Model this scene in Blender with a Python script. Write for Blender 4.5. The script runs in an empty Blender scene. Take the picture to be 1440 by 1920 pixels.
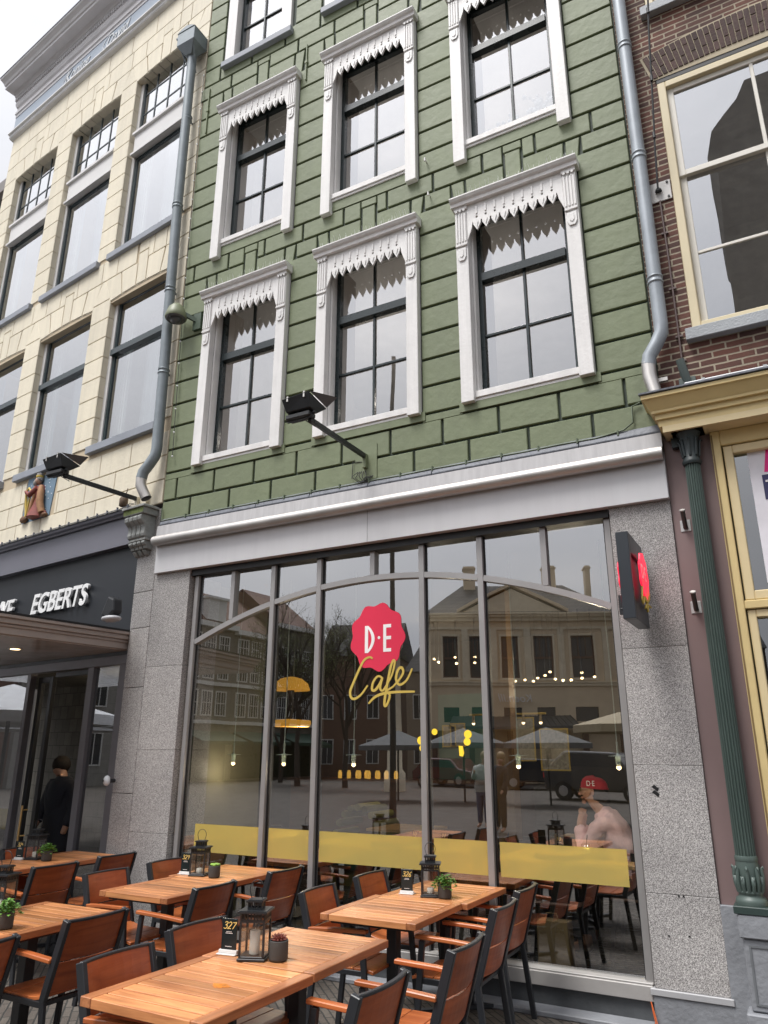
import bpy, bmesh, math, random
from mathutils import Vector, Matrix
from math import radians as rad, sin, cos, pi
random.seed(7)
sc = bpy.context.scene
# ---------------------------------------------------------------- camera
cam = bpy.data.cameras.new("camera"); camo = bpy.data.objects.new("camera", cam); sc.collection.objects.link(camo)
cam.sensor_fit = 'VERTICAL'; cam.sensor_height = 24; cam.lens = 17.325; cam.clip_end = 2000; cam.clip_start = 0.05
pitch = math.atan(451/1386); yaw = rad(28.7); rl = 10/4260
F_ = Vector((-sin(yaw)*cos(pitch), cos(yaw)*cos(pitch), sin(pitch))); R_ = Vector((cos(yaw), sin(yaw), 0)); U_ = R_.cross(F_)
R2 = R_*cos(rl)+U_*sin(rl); U2 = -R_*sin(rl)+U_*cos(rl)
camo.matrix_world = Matrix(((R2.x,U2.x,-F_.x,0),(R2.y,U2.y,-F_.y,-5.75),(R2.z,U2.z,-F_.z,1.7),(0,0,0,1)))
sc.camera = camo
# ---------------------------------------------------------------- sky, sun, exposure
SUN_EL, SUN_AZ = rad(64), rad(207)      # azimuth clockwise from +Y
w = bpy.data.worlds.new("World"); sc.world = w; w.use_nodes = True
nt = w.node_tree; nt.nodes.clear()
out = nt.nodes.new('ShaderNodeOutputWorld'); bg = nt.nodes.new('ShaderNodeBackground')
sky = nt.nodes.new('ShaderNodeTexSky'); sky.sky_type = 'NISHITA'; sky.sun_disc = False; sky.sun_elevation = SUN_EL; sky.sun_rotation = SUN_AZ
sky.dust_density = 3.0
hs = nt.nodes.new('ShaderNodeHueSaturation'); hs.inputs['Saturation'].default_value = 0.25; hs.inputs['Value'].default_value = 1.0
nt.links.new(sky.outputs[0], hs.inputs['Color'])
tc = nt.nodes.new('ShaderNodeTexCoord'); mp = nt.nodes.new('ShaderNodeMapping'); mp.inputs['Scale'].default_value = (1, 1, 2.2)
nz = nt.nodes.new('ShaderNodeTexNoise'); nz.inputs['Scale'].default_value = 2.2; nz.inputs['Detail'].default_value = 6; nz.inputs['Roughness'].default_value = 0.55
nt.links.new(tc.outputs['Generated'], mp.inputs[0]); nt.links.new(mp.outputs[0], nz.inputs['Vector'])
cr = nt.nodes.new('ShaderNodeValToRGB'); cr.color_ramp.elements[0].position = 0.3; cr.color_ramp.elements[1].position = 0.72
cr.color_ramp.elements[0].color = (7.2, 7.4, 8.0, 1); cr.color_ramp.elements[1].color = (9.6, 9.6, 9.9, 1)
nt.links.new(nz.outputs[0], cr.inputs[0])
mx = nt.nodes.new('ShaderNodeMixRGB'); mx.inputs[0].default_value = 0.82
nt.links.new(hs.outputs[0], mx.inputs[1]); nt.links.new(cr.outputs[0], mx.inputs[2])
# overcast brightens towards the veiled sun
dt = nt.nodes.new('ShaderNodeVectorMath'); dt.operation = 'DOT_PRODUCT'; dt.inputs[1].default_value = (sin(SUN_AZ)*cos(SUN_EL), cos(SUN_AZ)*cos(SUN_EL), sin(SUN_EL))
nt.links.new(tc.outputs['Generated'], dt.inputs[0])
mg = nt.nodes.new('ShaderNodeMapRange'); mg.inputs['From Min'].default_value = 0; mg.inputs['From Max'].default_value = 1; mg.inputs['To Min'].default_value = .46; mg.inputs['To Max'].default_value = 1.65
cl0 = nt.nodes.new('ShaderNodeMath'); cl0.operation = 'MAXIMUM'; cl0.inputs[1].default_value = 0; sq_ = nt.nodes.new('ShaderNodeMath'); sq_.operation = 'POWER'; sq_.inputs[1].default_value = 3
nt.links.new(dt.outputs['Value'], cl0.inputs[0]); nt.links.new(cl0.outputs[0], sq_.inputs[0]); nt.links.new(sq_.outputs[0], mg.inputs[0]); vs_ = nt.nodes.new('ShaderNodeVectorMath'); vs_.operation = 'SCALE'
nt.links.new(mx.outputs[0], vs_.inputs[0]); nt.links.new(mg.outputs[0], vs_.inputs['Scale']); nt.links.new(vs_.outputs[0], bg.inputs[0]); bg.inputs[1].default_value = 0.09
nt.links.new(bg.outputs[0], out.inputs[0])
sun = bpy.data.lights.new("sun", 'SUN'); suno = bpy.data.objects.new("sun", sun); sc.collection.objects.link(suno)
sun.energy = 1.5; sun.angle = rad(20); sun.color = (1, .97, .93)
sd = Vector((sin(SUN_AZ)*cos(SUN_EL), cos(SUN_AZ)*cos(SUN_EL), sin(SUN_EL)))
suno.rotation_euler = sd.to_track_quat('Z', 'Y').to_euler()
sc.view_settings.view_transform = 'Standard'; sc.view_settings.look = 'None'; sc.view_settings.gamma = 1; sc.view_settings.exposure = 1.02
sc.render.engine = 'CYCLES'
try:
    sc.cycles.transparent_max_bounces = 24; sc.cycles.max_bounces = 8; sc.cycles.glossy_bounces = 5; sc.cycles.diffuse_bounces = 3
    sc.cycles.caustics_reflective = False; sc.cycles.caustics_refractive = False
except Exception: pass
# ---------------------------------------------------------------- material helpers
MATS = {}
def nodes_of(m): return m.node_tree.nodes, m.node_tree.links
def mat(name, col, rough=.6, metal=0, var=.12, vs=3.0, bump=0, bs=60, island=0, stretch=None, spec=.5, emit=None, coat=0, streak=0):
    """painted / plain surface: base colour broken up by two scales of noise, optional bump, optional per-island tint"""
    if name in MATS: return MATS[name]
    m = bpy.data.materials.new(name); m.use_nodes = True; N, L = nodes_of(m); b = N['Principled BSDF']
    b.inputs['Roughness'].default_value = rough; b.inputs['Metallic'].default_value = metal
    b.inputs['Specular IOR Level'].default_value = spec
    if coat: b.inputs['Coat Weight'].default_value = coat; b.inputs['Coat Roughness'].default_value = .15
    t = N.new('ShaderNodeTexCoord'); mpp = N.new('ShaderNodeMapping'); L.new(t.outputs['Object'], mpp.inputs[0])
    if stretch: mpp.inputs['Scale'].default_value = stretch
    n = N.new('ShaderNodeTexNoise'); n.inputs['Scale'].default_value = vs; n.inputs['Detail'].default_value = 8; n.inputs['Roughness'].default_value = .62
    L.new(mpp.outputs[0], n.inputs['Vector'])
    r = N.new('ShaderNodeMapRange'); r.inputs['From Min'].default_value = .28; r.inputs['From Max'].default_value = .72
    r.inputs['To Min'].default_value = 1-var; r.inputs['To Max'].default_value = 1+var; L.new(n.outputs[0], r.inputs[0])
    val = r.outputs[0]
    if streak:      # rain streaks and patched paint
        ms = N.new('ShaderNodeMapping'); ms.inputs['Scale'].default_value = (7, 7, .45); L.new(t.outputs['Object'], ms.inputs[0])
        ns = N.new('ShaderNodeTexNoise'); ns.inputs['Scale'].default_value = 1; ns.inputs['Detail'].default_value = 7; ns.inputs['Roughness'].default_value = .7; L.new(ms.outputs[0], ns.inputs['Vector'])
        rs = N.new('ShaderNodeMapRange'); rs.inputs['From Min'].default_value = .36; rs.inputs['From Max'].default_value = .62; rs.inputs['To Min'].default_value = 1-streak; rs.inputs['To Max'].default_value = 1; L.new(ns.outputs[0], rs.inputs[0])
        mus = N.new('ShaderNodeMath'); mus.operation = 'MULTIPLY'; L.new(rs.outputs[0], mus.inputs[0]); L.new(val, mus.inputs[1]); val = mus.outputs[0]
    if island:
        g = N.new('ShaderNodeNewGeometry'); r2 = N.new('ShaderNodeMapRange'); r2.inputs['To Min'].default_value = 1-island; r2.inputs['To Max'].default_value = 1+island
        L.new(g.outputs['Random Per Island'], r2.inputs[0]); mu = N.new('ShaderNodeMath'); mu.operation = 'MULTIPLY'
        L.new(r2.outputs[0], mu.inputs[0]); L.new(val, mu.inputs[1]); val = mu.outputs[0]
    vm = N.new('ShaderNodeVectorMath'); vm.operation = 'SCALE'; vm.inputs[0].default_value = col; L.new(val, vm.inputs['Scale'])
    L.new(vm.outputs[0], b.inputs['Base Color'])
    rr = N.new('ShaderNodeMapRange'); rr.inputs['To Min'].default_value = max(.02, rough-.12); rr.inputs['To Max'].default_value = min(1, rough+.12); L.new(n.outputs[0], rr.inputs[0]); L.new(rr.outputs[0], b.inputs['Roughness'])
    if bump:
        n2 = N.new('ShaderNodeTexNoise'); n2.inputs['Scale'].default_value = bs; n2.inputs['Detail'].default_value = 4; L.new(mpp.outputs[0], n2.inputs['Vector'])
        bb = N.new('ShaderNodeBump'); bb.inputs['Strength'].default_value = bump; bb.inputs['Distance'].default_value = .01; L.new(n2.outputs[0], bb.inputs['Height']); L.new(bb.outputs[0], b.inputs['Normal'])
    if emit:
        b.inputs['Emission Color'].default_value = (*col, 1); b.inputs['Emission Strength'].default_value = emit
    MATS[name] = m; return m
def mat_wood(name, cols, axis=0, rough=.45, island=.25, scale=1.0):
    if name in MATS: return MATS[name]
    m = bpy.data.materials.new(name); m.use_nodes = True; N, L = nodes_of(m); b = N['Principled BSDF']
    t = N.new('ShaderNodeTexCoord'); mpp = N.new('ShaderNodeMapping'); L.new(t.outputs['Object'], mpp.inputs[0])
    s = [26, 26, 26]; s[axis] = 1.6; mpp.inputs['Scale'].default_value = [q*scale for q in s]
    g = N.new('ShaderNodeNewGeometry'); ad = N.new('ShaderNodeVectorMath'); ad.operation = 'ADD'
    sc_ = N.new('ShaderNodeVectorMath'); sc_.operation = 'SCALE'; sc_.inputs[0].default_value = (13, 7, 5); L.new(g.outputs['Random Per Island'], sc_.inputs['Scale'])
    L.new(mpp.outputs[0], ad.inputs[0]); L.new(sc_.outputs[0], ad.inputs[1])
    n = N.new('ShaderNodeTexNoise'); n.inputs['Scale'].default_value = 1.0; n.inputs['Detail'].default_value = 9; n.inputs['Roughness'].default_value = .6; n.inputs['Distortion'].default_value = .8
    L.new(ad.outputs[0], n.inputs['Vector'])
    c = N.new('ShaderNodeValToRGB'); e = c.color_ramp.elements; e[0].position = .3; e[0].color = (*cols[0], 1); e[1].position = .7; e[1].color = (*cols[1], 1)
    L.new(n.outputs[0], c.inputs[0])
    r2 = N.new('ShaderNodeMapRange'); r2.inputs['To Min'].default_value = 1-island; r2.inputs['To Max'].default_value = 1+island; L.new(g.outputs['Random Per Island'], r2.inputs[0])
    n3 = N.new('ShaderNodeTexNoise'); n3.inputs['Scale'].default_value = 5; L.new(t.outputs['Object'], n3.inputs['Vector'])
    mu = N.new('ShaderNodeMath'); mu.operation = 'MULTIPLY_ADD'; mu.inputs[1].default_value = .55; mu.inputs[2].default_value = .72; L.new(n3.outputs[0], mu.inputs[0])
    m2 = N.new('ShaderNodeMath'); m2.operation = 'MULTIPLY'; L.new(mu.outputs[0], m2.inputs[0]); L.new(r2.outputs[0], m2.inputs[1])
    oi = N.new('ShaderNodeObjectInfo'); ro = N.new('ShaderNodeMapRange'); ro.inputs['To Min'].default_value = .80; ro.inputs['To Max'].default_value = 1.16; L.new(oi.outputs['Random'], ro.inputs[0])
    m3 = N.new('ShaderNodeMath'); m3.operation = 'MULTIPLY'; L.new(m2.outputs[0], m3.inputs[0]); L.new(ro.outputs[0], m3.inputs[1]); m2 = m3
    av2 = N.new('ShaderNodeVectorMath'); av2.operation = 'SCALE'; av2.inputs[0].default_value = (31, 17, 23); L.new(oi.outputs['Random'], av2.inputs['Scale']); ad2 = N.new('ShaderNodeVectorMath'); L.new(ad.outputs[0], ad2.inputs[0]); L.new(av2.outputs[0], ad2.inputs[1]); L.new(ad2.outputs[0], n.inputs['Vector'])
    vm = N.new('ShaderNodeVectorMath'); vm.operation = 'SCALE'; L.new(c.outputs[0], vm.inputs[0]); L.new(m2.outputs[0], vm.inputs['Scale'])
    L.new(vm.outputs[0], b.inputs['Base Color']); b.inputs['Roughness'].default_value = rough
    bb = N.new('ShaderNodeBump'); bb.inputs['Strength'].default_value = .25; bb.inputs['Distance'].default_value = .004; L.new(n.outputs[0], bb.inputs['Height']); L.new(bb.outputs[0], b.inputs['Normal'])
    MATS[name] = m; return m
def mat_granite(name, light=(.55,.535,.515), dark=(.13,.124,.12), s=165):
    m = bpy.data.materials.new(name); m.use_nodes = True; N, L = nodes_of(m); b = N['Principled BSDF']
    t = N.new('ShaderNodeTexCoord'); om = N.new('ShaderNodeMapping'); om.inputs['Location'].default_value = (.137,.2131,.171); om.inputs['Rotation'].default_value = (.3,.4,.2); L.new(t.outputs['Object'], om.inputs[0]); n = N.new('ShaderNodeTexNoise'); n.inputs['Scale'].default_value = s; n.inputs['Detail'].default_value = 3; n.inputs['Roughness'].default_value = .7
    L.new(om.outputs[0], n.inputs['Vector'])
    v = N.new('ShaderNodeTexVoronoi'); v.inputs['Scale'].default_value = s*.9; L.new(om.outputs[0], v.inputs['Vector'])
    c = N.new('ShaderNodeValToRGB'); e = c.color_ramp.elements; e[0].position = .40; e[0].color = (*dark, 1); e[1].position = .60; e[1].color = (*light, 1)
    k = e.new(.49); k.color = (light[0]*.55, light[1]*.53, light[2]*.54, 1)
    L.new(n.outputs[0], c.inputs[0])
    mxx = N.new('ShaderNodeMixRGB'); mxx.blend_type = 'MULTIPLY'; mxx.inputs[0].default_value = .35; L.new(c.outputs[0], mxx.inputs[1])
    bw = N.new('ShaderNodeRGBToBW'); L.new(v.outputs['Color'], bw.inputs[0]); ma = N.new('ShaderNodeMath'); ma.operation = 'MULTIPLY_ADD'; ma.inputs[1].default_value = 1.6; ma.inputs[2].default_value = .35; L.new(bw.outputs[0], ma.inputs[0])
    L.new(ma.outputs[0], mxx.inputs[2])
    n2 = N.new('ShaderNodeTexNoise'); n2.inputs['Scale'].default_value = 1.3; n2.inputs['Detail'].default_value = 6; L.new(t.outputs['Object'], n2.inputs['Vector'])
    r = N.new('ShaderNodeMapRange'); r.inputs['From Min'].default_value = .3; r.inputs['From Max'].default_value = .7; r.inputs['To Min'].default_value = .8; r.inputs['To Max'].default_value = 1.12; L.new(n2.outputs[0], r.inputs[0])
    gi = N.new('ShaderNodeNewGeometry'); ri = N.new('ShaderNodeMapRange'); ri.inputs['To Min'].default_value = .84; ri.inputs['To Max'].default_value = 1.08; L.new(gi.outputs['Random Per Island'], ri.inputs[0]); mi = N.new('ShaderNodeMath'); mi.operation = 'MULTIPLY'; L.new(ri.outputs[0], mi.inputs[0]); L.new(r.outputs[0], mi.inputs[1])
    vm = N.new('ShaderNodeVectorMath'); vm.operation = 'SCALE'; L.new(mxx.outputs[0], vm.inputs[0]); L.new(mi.outputs[0], vm.inputs['Scale']); L.new(vm.outputs[0], b.inputs['Base Color'])
    b.inputs['Roughness'].default_value = .55; MATS[name] = m; return m
def mat_brick(name, c1, c2, mortar, bw=.21, rh=.0575, ms=.011, axes='xz', bump=.8, herring=False, dirt=.35):
    m = bpy.data.materials.new(name); m.use_nodes = True; N, L = nodes_of(m); b = N['Principled BSDF']
    t = N.new('ShaderNodeTexCoord'); s = N.new('ShaderNodeSeparateXYZ'); L.new(t.outputs['Object'], s.inputs[0])
    cb = N.new('ShaderNodeCombineXYZ')
    if axes == 'xz':
        sm = N.new('ShaderNodeMath'); sm.operation = 'ADD'; L.new(s.outputs[0], sm.inputs[0]); L.new(s.outputs[1], sm.inputs[1]); L.new(sm.outputs[0], cb.inputs[0]); L.new(s.outputs[2], cb.inputs[1])
    else:
        L.new(s.outputs[0], cb.inputs[0]); L.new(s.outputs[1], cb.inputs[1])
    vec = cb.outputs[0]
    nw = N.new('ShaderNodeTexNoise'); nw.inputs['Scale'].default_value = 9; L.new(vec, nw.inputs['Vector'])
    av = N.new('ShaderNodeVectorMath'); av.operation = 'SCALE'; av.inputs['Scale'].default_value = .012; L.new(nw.outputs['Color'], av.inputs[0])
    ad = N.new('ShaderNodeVectorMath'); L.new(vec, ad.inputs[0]); L.new(av.outputs[0], ad.inputs[1])
    if axes == 'xy':
        mr = N.new('ShaderNodeMapping'); mr.inputs['Rotation'].default_value = (0, 0, rad(45)); L.new(ad.outputs[0], mr.inputs[0]); src = mr.outputs[0]
    else: src = ad.outputs[0]
    br = N.new('ShaderNodeTexBrick'); L.new(src, br.inputs['Vector']); br.inputs['Scale'].default_value = 1
    br.inputs['Brick Width'].default_value = bw; br.inputs['Row Height'].default_value = rh; br.inputs['Mortar Size'].default_value = ms; br.inputs['Mortar Smooth'].default_value = .25
    br.inputs['Color1'].default_value = (*c1, 1); br.inputs['Color2'].default_value = (*c2, 1); br.inputs['Mortar'].default_value = (*mortar, 1); br.inputs['Bias'].default_value = 0
    n2 = N.new('ShaderNodeTexNoise'); n2.inputs['Scale'].default_value = 1.6; n2.inputs['Detail'].default_value = 9; n2.inputs['Roughness'].default_value = .7; L.new(t.outputs['Object'], n2.inputs['Vector'])
    r = N.new('ShaderNodeMapRange'); r.inputs['From Min'].default_value = .3; r.inputs['From Max'].default_value = .7; r.inputs['To Min'].default_value = 1-dirt; r.inputs['To Max'].default_value = 1+dirt*.7; L.new(n2.outputs[0], r.inputs[0])
    vm = N.new('ShaderNodeVectorMath'); vm.operation = 'SCALE'; L.new(br.outputs[0], vm.inputs[0]); L.new(r.outputs[0], vm.inputs['Scale']); L.new(vm.outputs[0], b.inputs['Base Color'])
    b.inputs['Roughness'].default_value = .85
    n4 = N.new('ShaderNodeTexNoise'); n4.inputs['Scale'].default_value = 70; L.new(t.outputs['Object'], n4.inputs['Vector'])
    mm = N.new('ShaderNodeMath'); mm.operation = 'MULTIPLY_ADD'; mm.inputs[1].default_value = -1; L.new(br.outputs['Fac'], mm.inputs[0]); mz = N.new('ShaderNodeMath'); mz.operation = 'MULTIPLY'; mz.inputs[1].default_value = .5; L.new(n4.outputs[0], mz.inputs[0]); L.new(mz.outputs[0], mm.inputs[2])
    bb = N.new('ShaderNodeBump'); bb.inputs['Strength'].default_value = bump; bb.inputs['Distance'].default_value = .008; L.new(mm.outputs[0], bb.inputs['Height']); L.new(bb.outputs[0], b.inputs['Normal'])
    MATS[name] = m; return m
def mat_glass(name, tint=(.9,.92,.92), base=.06, k=1.8, wob=.0, rough=.0):
    m = bpy.data.materials.new(name); m.use_nodes = True; N, L = nodes_of(m); N.clear()
    o = N.new('ShaderNodeOutputMaterial'); mxs = N.new('ShaderNodeMixShader'); tr = N.new('ShaderNodeBsdfTransparent'); gl = N.new('ShaderNodeBsdfGlossy')
    tr.inputs[0].default_value = (*tint, 1); gl.inputs['Roughness'].default_value = rough; gl.inputs['Color'].default_value = (.97, .98, 1, 1)
    fr = N.new('ShaderNodeFresnel'); fr.inputs[0].default_value = 1.5; ma = N.new('ShaderNodeMath'); ma.operation = 'MULTIPLY_ADD'; ma.use_clamp = True
    ma.inputs[1].default_value = k; ma.inputs[2].default_value = base; L.new(fr.outputs[0], ma.inputs[0])
    gg = N.new('ShaderNodeNewGeometry'); bk = N.new('ShaderNodeMath'); bk.operation = 'MULTIPLY_ADD'; bk.inputs[1].default_value = -1; bk.inputs[2].default_value = 1; L.new(gg.outputs['Backfacing'], bk.inputs[0])
    m2 = N.new('ShaderNodeMath'); m2.operation = 'MULTIPLY'; L.new(ma.outputs[0], m2.inputs[0]); L.new(bk.outputs[0], m2.inputs[1]); L.new(m2.outputs[0], mxs.inputs[0])
    if wob:
        t = N.new('ShaderNodeTexCoord'); n = N.new('ShaderNodeTexNoise'); n.inputs['Scale'].default_value = 1.4; n.inputs['Detail'].default_value = 1; L.new(t.outputs['Object'], n.inputs['Vector'])
        bb = N.new('ShaderNodeBump'); bb.inputs['Strength'].default_value = wob; bb.inputs['Distance'].default_value = .02; L.new(n.outputs[0], bb.inputs['Height']); L.new(bb.outputs[0], gl.inputs['Normal'])
    L.new(tr.outputs[0], mxs.inputs[1]); L.new(gl.outputs[0], mxs.inputs[2]); L.new(mxs.outputs[0], o.inputs[0])
    MATS[name] = m; return m
def mat_film(name, col, through):
    m = bpy.data.materials.new(name); m.use_nodes = True; N, L = nodes_of(m); N.clear()
    o = N.new('ShaderNodeOutputMaterial'); mxs = N.new('ShaderNodeMixShader'); tr = N.new('ShaderNodeBsdfTransparent'); d = N.new('ShaderNodeBsdfDiffuse')
    d.inputs[0].default_value = (*col, 1); tr.inputs[0].default_value = (*[min(1, c*1.3) for c in col], 1); mxs.inputs[0].default_value = 1-through
    L.new(tr.outputs[0], mxs.inputs[1]); L.new(d.outputs[0], mxs.inputs[2]); L.new(mxs.outputs[0], o.inputs[0]); MATS[name] = m; return m
# ---------------------------------------------------------------- mesh helpers
class MB:
    def __init__(s): s.v = []; s.f = []; s.sm = []
    def add(s, vs, fs, smooth=False):
        o = len(s.v); s.v += [tuple(map(float, p)) for p in vs]; s.f += [tuple(o+i for i in f) for f in fs]; s.sm += [smooth]*len(fs); return s
    def box(s, x0, x1, y0, y1, z0, z1):
        v = [(x0,y0,z0),(x1,y0,z0),(x1,y1,z0),(x0,y1,z0),(x0,y0,z1),(x1,y0,z1),(x1,y1,z1),(x0,y1,z1)]
        return s.add(v, [(0,3,2,1),(4,5,6,7),(0,1,5,4),(1,2,6,5),(2,3,7,6),(3,0,4,7)])
    def prism(s, poly, a, b, plane='xz', smooth=False):
        """poly extruded along the axis left out of plane, from a to b"""
        n = len(poly)
        def P(p, d): return {'xz': (p[0], d, p[1]), 'xy': (p[0], p[1], d), 'yz': (d, p[0], p[1])}[plane]
        v = [P(p, a) for p in poly]+[P(p, b) for p in poly]
        f = [tuple(range(n)), tuple(range(2*n-1, n-1, -1))]; s.add(v, f)
        o = len(s.v)-2*n
        for i in range(n): s.f.append((o+i, o+n+i, o+n+(i+1) % n, o+(i+1) % n)); s.sm.append(smooth)
        return s
    def block(s, poly, y0, y1, bev):
        """facing block in xz: side walls then a chamfered front at y1 (y1<y0)"""
        n = len(poly); cx = sum(p[0] for p in poly)/n; cz = sum(p[1] for p in poly)/n
        ins = []
        for p in poly:
            dx, dz = p[0]-cx, p[1]-cz
            ins.append((p[0]-math.copysign(min(bev, abs(dx)*.4), dx), p[1]-math.copysign(min(bev, abs(dz)*.4), dz)))
        v = [(p[0], y0, p[1]) for p in poly]+[(p[0], y1+bev, p[1]) for p in poly]+[(p[0], y1, p[1]) for p in ins]
        o = len(s.v); s.add(v, [tuple(range(2*n, 3*n))])
        for k in (0, 1):
            for i in range(n):
                s.f.append((o+k*n+i, o+k*n+(i+1) % n, o+(k+1)*n+(i+1) % n, o+(k+1)*n+i)); s.sm.append(False)
        return s
    def tube(s, path, r, n=10, closed=False, caps=True, flat=None):
        P = [Vector(p) for p in path]; m = len(P); rings = []
        rr = r if isinstance(r, (list, tuple)) else [r]*m
        up = None
        for i in range(m):
            if closed: t = P[(i+1) % m]-P[i-1]
            else: t = P[min(i+1, m-1)]-P[max(i-1, 0)]
            t.normalize()
            if up is None:
                a = Vector((0, 0, 1)) if abs(t.z) < .9 else Vector((1, 0, 0)); u = t.cross(a).normalized()
            else:
                u = (up - t*up.dot(t)).normalized()
            up = u; v = t.cross(u)
            rings.append([P[i]+(u*cos(2*pi*k/n)+v*sin(2*pi*k/n))*rr[i] for k in range(n)])
        vs = [p for R in rings for p in R]; fs = []
        for i in range(m if closed else m-1):
            for k in range(n):
                a = i*n+k; b = i*n+(k+1) % n; c = ((i+1) % m)*n+(k+1) % n; d = ((i+1) % m)*n+k; fs.append((a, b, c, d))
        s.add(vs, fs, True)
        if caps and not closed: s.add(rings[0], [tuple(range(n))[::-1]]); s.add(rings[-1], [tuple(range(n))])
        return s
    def bar(s, p0, p1, w, h, up=(0,0,1)):
        """rectangular bar between two points"""
        a, b = Vector(p0), Vector(p1); t = (b-a).normalized(); u = Vector(up)
        if abs(t.dot(u)) > .97: u = Vector((1, 0, 0))
        x = t.cross(u).normalized(); z = x.cross(t)
        q = [(-w/2,-h/2),(w/2,-h/2),(w/2,h/2),(-w/2,h/2)]
        v = [a+x*i+z*j for i, j in q]+[b+x*i+z*j for i, j in q]
        return s.add(v, [(0,3,2,1),(4,5,6,7),(0,1,5,4),(1,2,6,5),(2,3,7,6),(3,0,4,7)])
    def poly_bar(s, pts, w, h, up=(0,0,1)):
        """mitred rectangular sweep (w across, h along up)"""
        P = [Vector(p) for p in pts]; m = len(P); U = Vector(up); vs = []
        for i in range(m):
            t = (P[min(i+1, m-1)]-P[max(i-1, 0)]).normalized(); x = t.cross(U).normalized(); z = x.cross(t)
            vs += [P[i]+x*(-w/2)+z*(-h/2), P[i]+x*(w/2)+z*(-h/2), P[i]+x*(w/2)+z*(h/2), P[i]+x*(-w/2)+z*(h/2)]
        fs = [(3,2,1,0), tuple(4*(m-1)+k for k in range(4))]
        for i in range(m-1):
            for k in range(4): fs.append((4*i+k, 4*i+(k+1) % 4, 4*i+4+(k+1) % 4, 4*i+4+k))
        return s.add(vs, fs)
    def lathe(s, prof, c=(0,0,0), n=20, flute=0, fa=.05):
        vs = []; fs = []; m = len(prof)
        for r, z in prof:
            for k in range(n):
                a = 2*pi*k/n; q = r*(1-(fa if (flute and k % 2) else 0)); vs.append((c[0]+q*cos(a), c[1]+q*sin(a), c[2]+z))
        for i in range(m-1):
            for k in range(n): fs.append((i*n+k, i*n+(k+1) % n, (i+1)*n+(k+1) % n, (i+1)*n+k))
        s.add(vs, fs, not flute)
        s.add(vs[:n], [tuple(range(n))[::-1]]); s.add(vs[-n:], [tuple(range(n))]); return s
    def quad(s, a, b, c, d): return s.add([a, b, c, d], [(0,1,2,3)])
    def ball(s, c, r, n=10, sq=(1,1,1)):
        vs = []; fs = []; h = n//2
        for i in range(1, h):
            for k in range(n):
                t = pi*i/h; a = 2*pi*k/n; vs.append((c[0]+r*sq[0]*sin(t)*cos(a), c[1]+r*sq[1]*sin(t)*sin(a), c[2]+r*sq[2]*cos(t)))
        vs += [(c[0], c[1], c[2]+r*sq[2]), (c[0], c[1], c[2]-r*sq[2])]
        for i in range(h-2):
            for k in range(n): fs.append((i*n+k, (i+1)*n+k, (i+1)*n+(k+1) % n, i*n+(k+1) % n))
        T = len(vs)-2
        for k in range(n): fs.append((T, k, (k+1) % n)); fs.append((T+1, (h-2)*n+(k+1) % n, (h-2)*n+k))
        return s.add(vs, fs, True)
    def pieces(s, name, m, parent=None, **k):
        """every loose piece of this builder as a part of its own"""
        par = list(range(len(s.v)))
        def find(i):
            while par[i] != i: par[i] = par[par[i]]; i = par[i]
            return i
        for f in s.f:
            for q in f[1:]: par[find(q)] = find(f[0])
        gr = {}
        for fi, f in enumerate(s.f): gr.setdefault(find(f[0]), []).append(fi)
        outs = []
        for fs in gr.values():
            ids = sorted({v for fi in fs for v in s.f[fi]}); mp_ = {v: i for i, v in enumerate(ids)}; b = MB(); b.v = [s.v[i] for i in ids]; b.f = [tuple(mp_[v] for v in s.f[fi]) for fi in fs]; b.sm = [s.sm[fi] for fi in fs]; outs.append(b.build(name, m, parent, **k))
        return outs
    def build(s, name, m, parent=None, bev=0, shift=None, seg=1, label=None, world=True):
        me = bpy.data.meshes.new(name); sh = Vector((0,0,0))
        root = parent
        while root is not None and root.parent is not None: root = root.parent
        if root is not None and world and root.rotation_euler.z == 0: sh = root.location
        if shift is not None: sh = Vector(shift)
        me.from_pydata([(v[0]-sh[0], v[1]-sh[1], v[2]-sh[2]) for v in s.v], [], s.f); me.polygons.foreach_set('use_smooth', s.sm); me.update()
        bm = bmesh.new(); bm.from_mesh(me); bmesh.ops.recalc_face_normals(bm, faces=bm.faces); bm.to_mesh(me); bm.free()
        o = bpy.data.objects.new(name, me); sc.collection.objects.link(o); o.parent = parent
        if parent is None and shift is not None: o.location = sh
        if isinstance(m, (list, tuple)):
            for q in m: me.materials.append(q)
        else: me.materials.append(m)
        if bev:
            b = o.modifiers.new('bevel', 'BEVEL'); b.width = bev; b.segments = seg; b.limit_method = 'ANGLE'; b.angle_limit = rad(40)
        if label: o['label'] = label
        return o
def thing(name, label, cat, loc=(0,0,0), rz=0, group=None, kind=None):
    o = bpy.data.objects.new(name, None); sc.collection.objects.link(o); o.location = loc; o.rotation_euler.z = rz; o.empty_display_size = .1
    return tag(o, label, cat, group, kind)
def tag(o, label, cat, group=None, kind=None):
    o['label'] = label; o['category'] = cat
    if group: o['group'] = group
    if kind: o['kind'] = kind
    return o
def dup(root, loc, rz=None, label=None, scale=None):
    def rec(o, par):
        c = o.copy(); sc.collection.objects.link(c); c.parent = par
        for ch in o.children: rec(ch, c)
        return c
    r = rec(root, None); r.location = loc
    if rz is not None: r.rotation_euler.z = rz
    if scale: r.scale = scale
    if label: r['label'] = label
    return r
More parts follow.
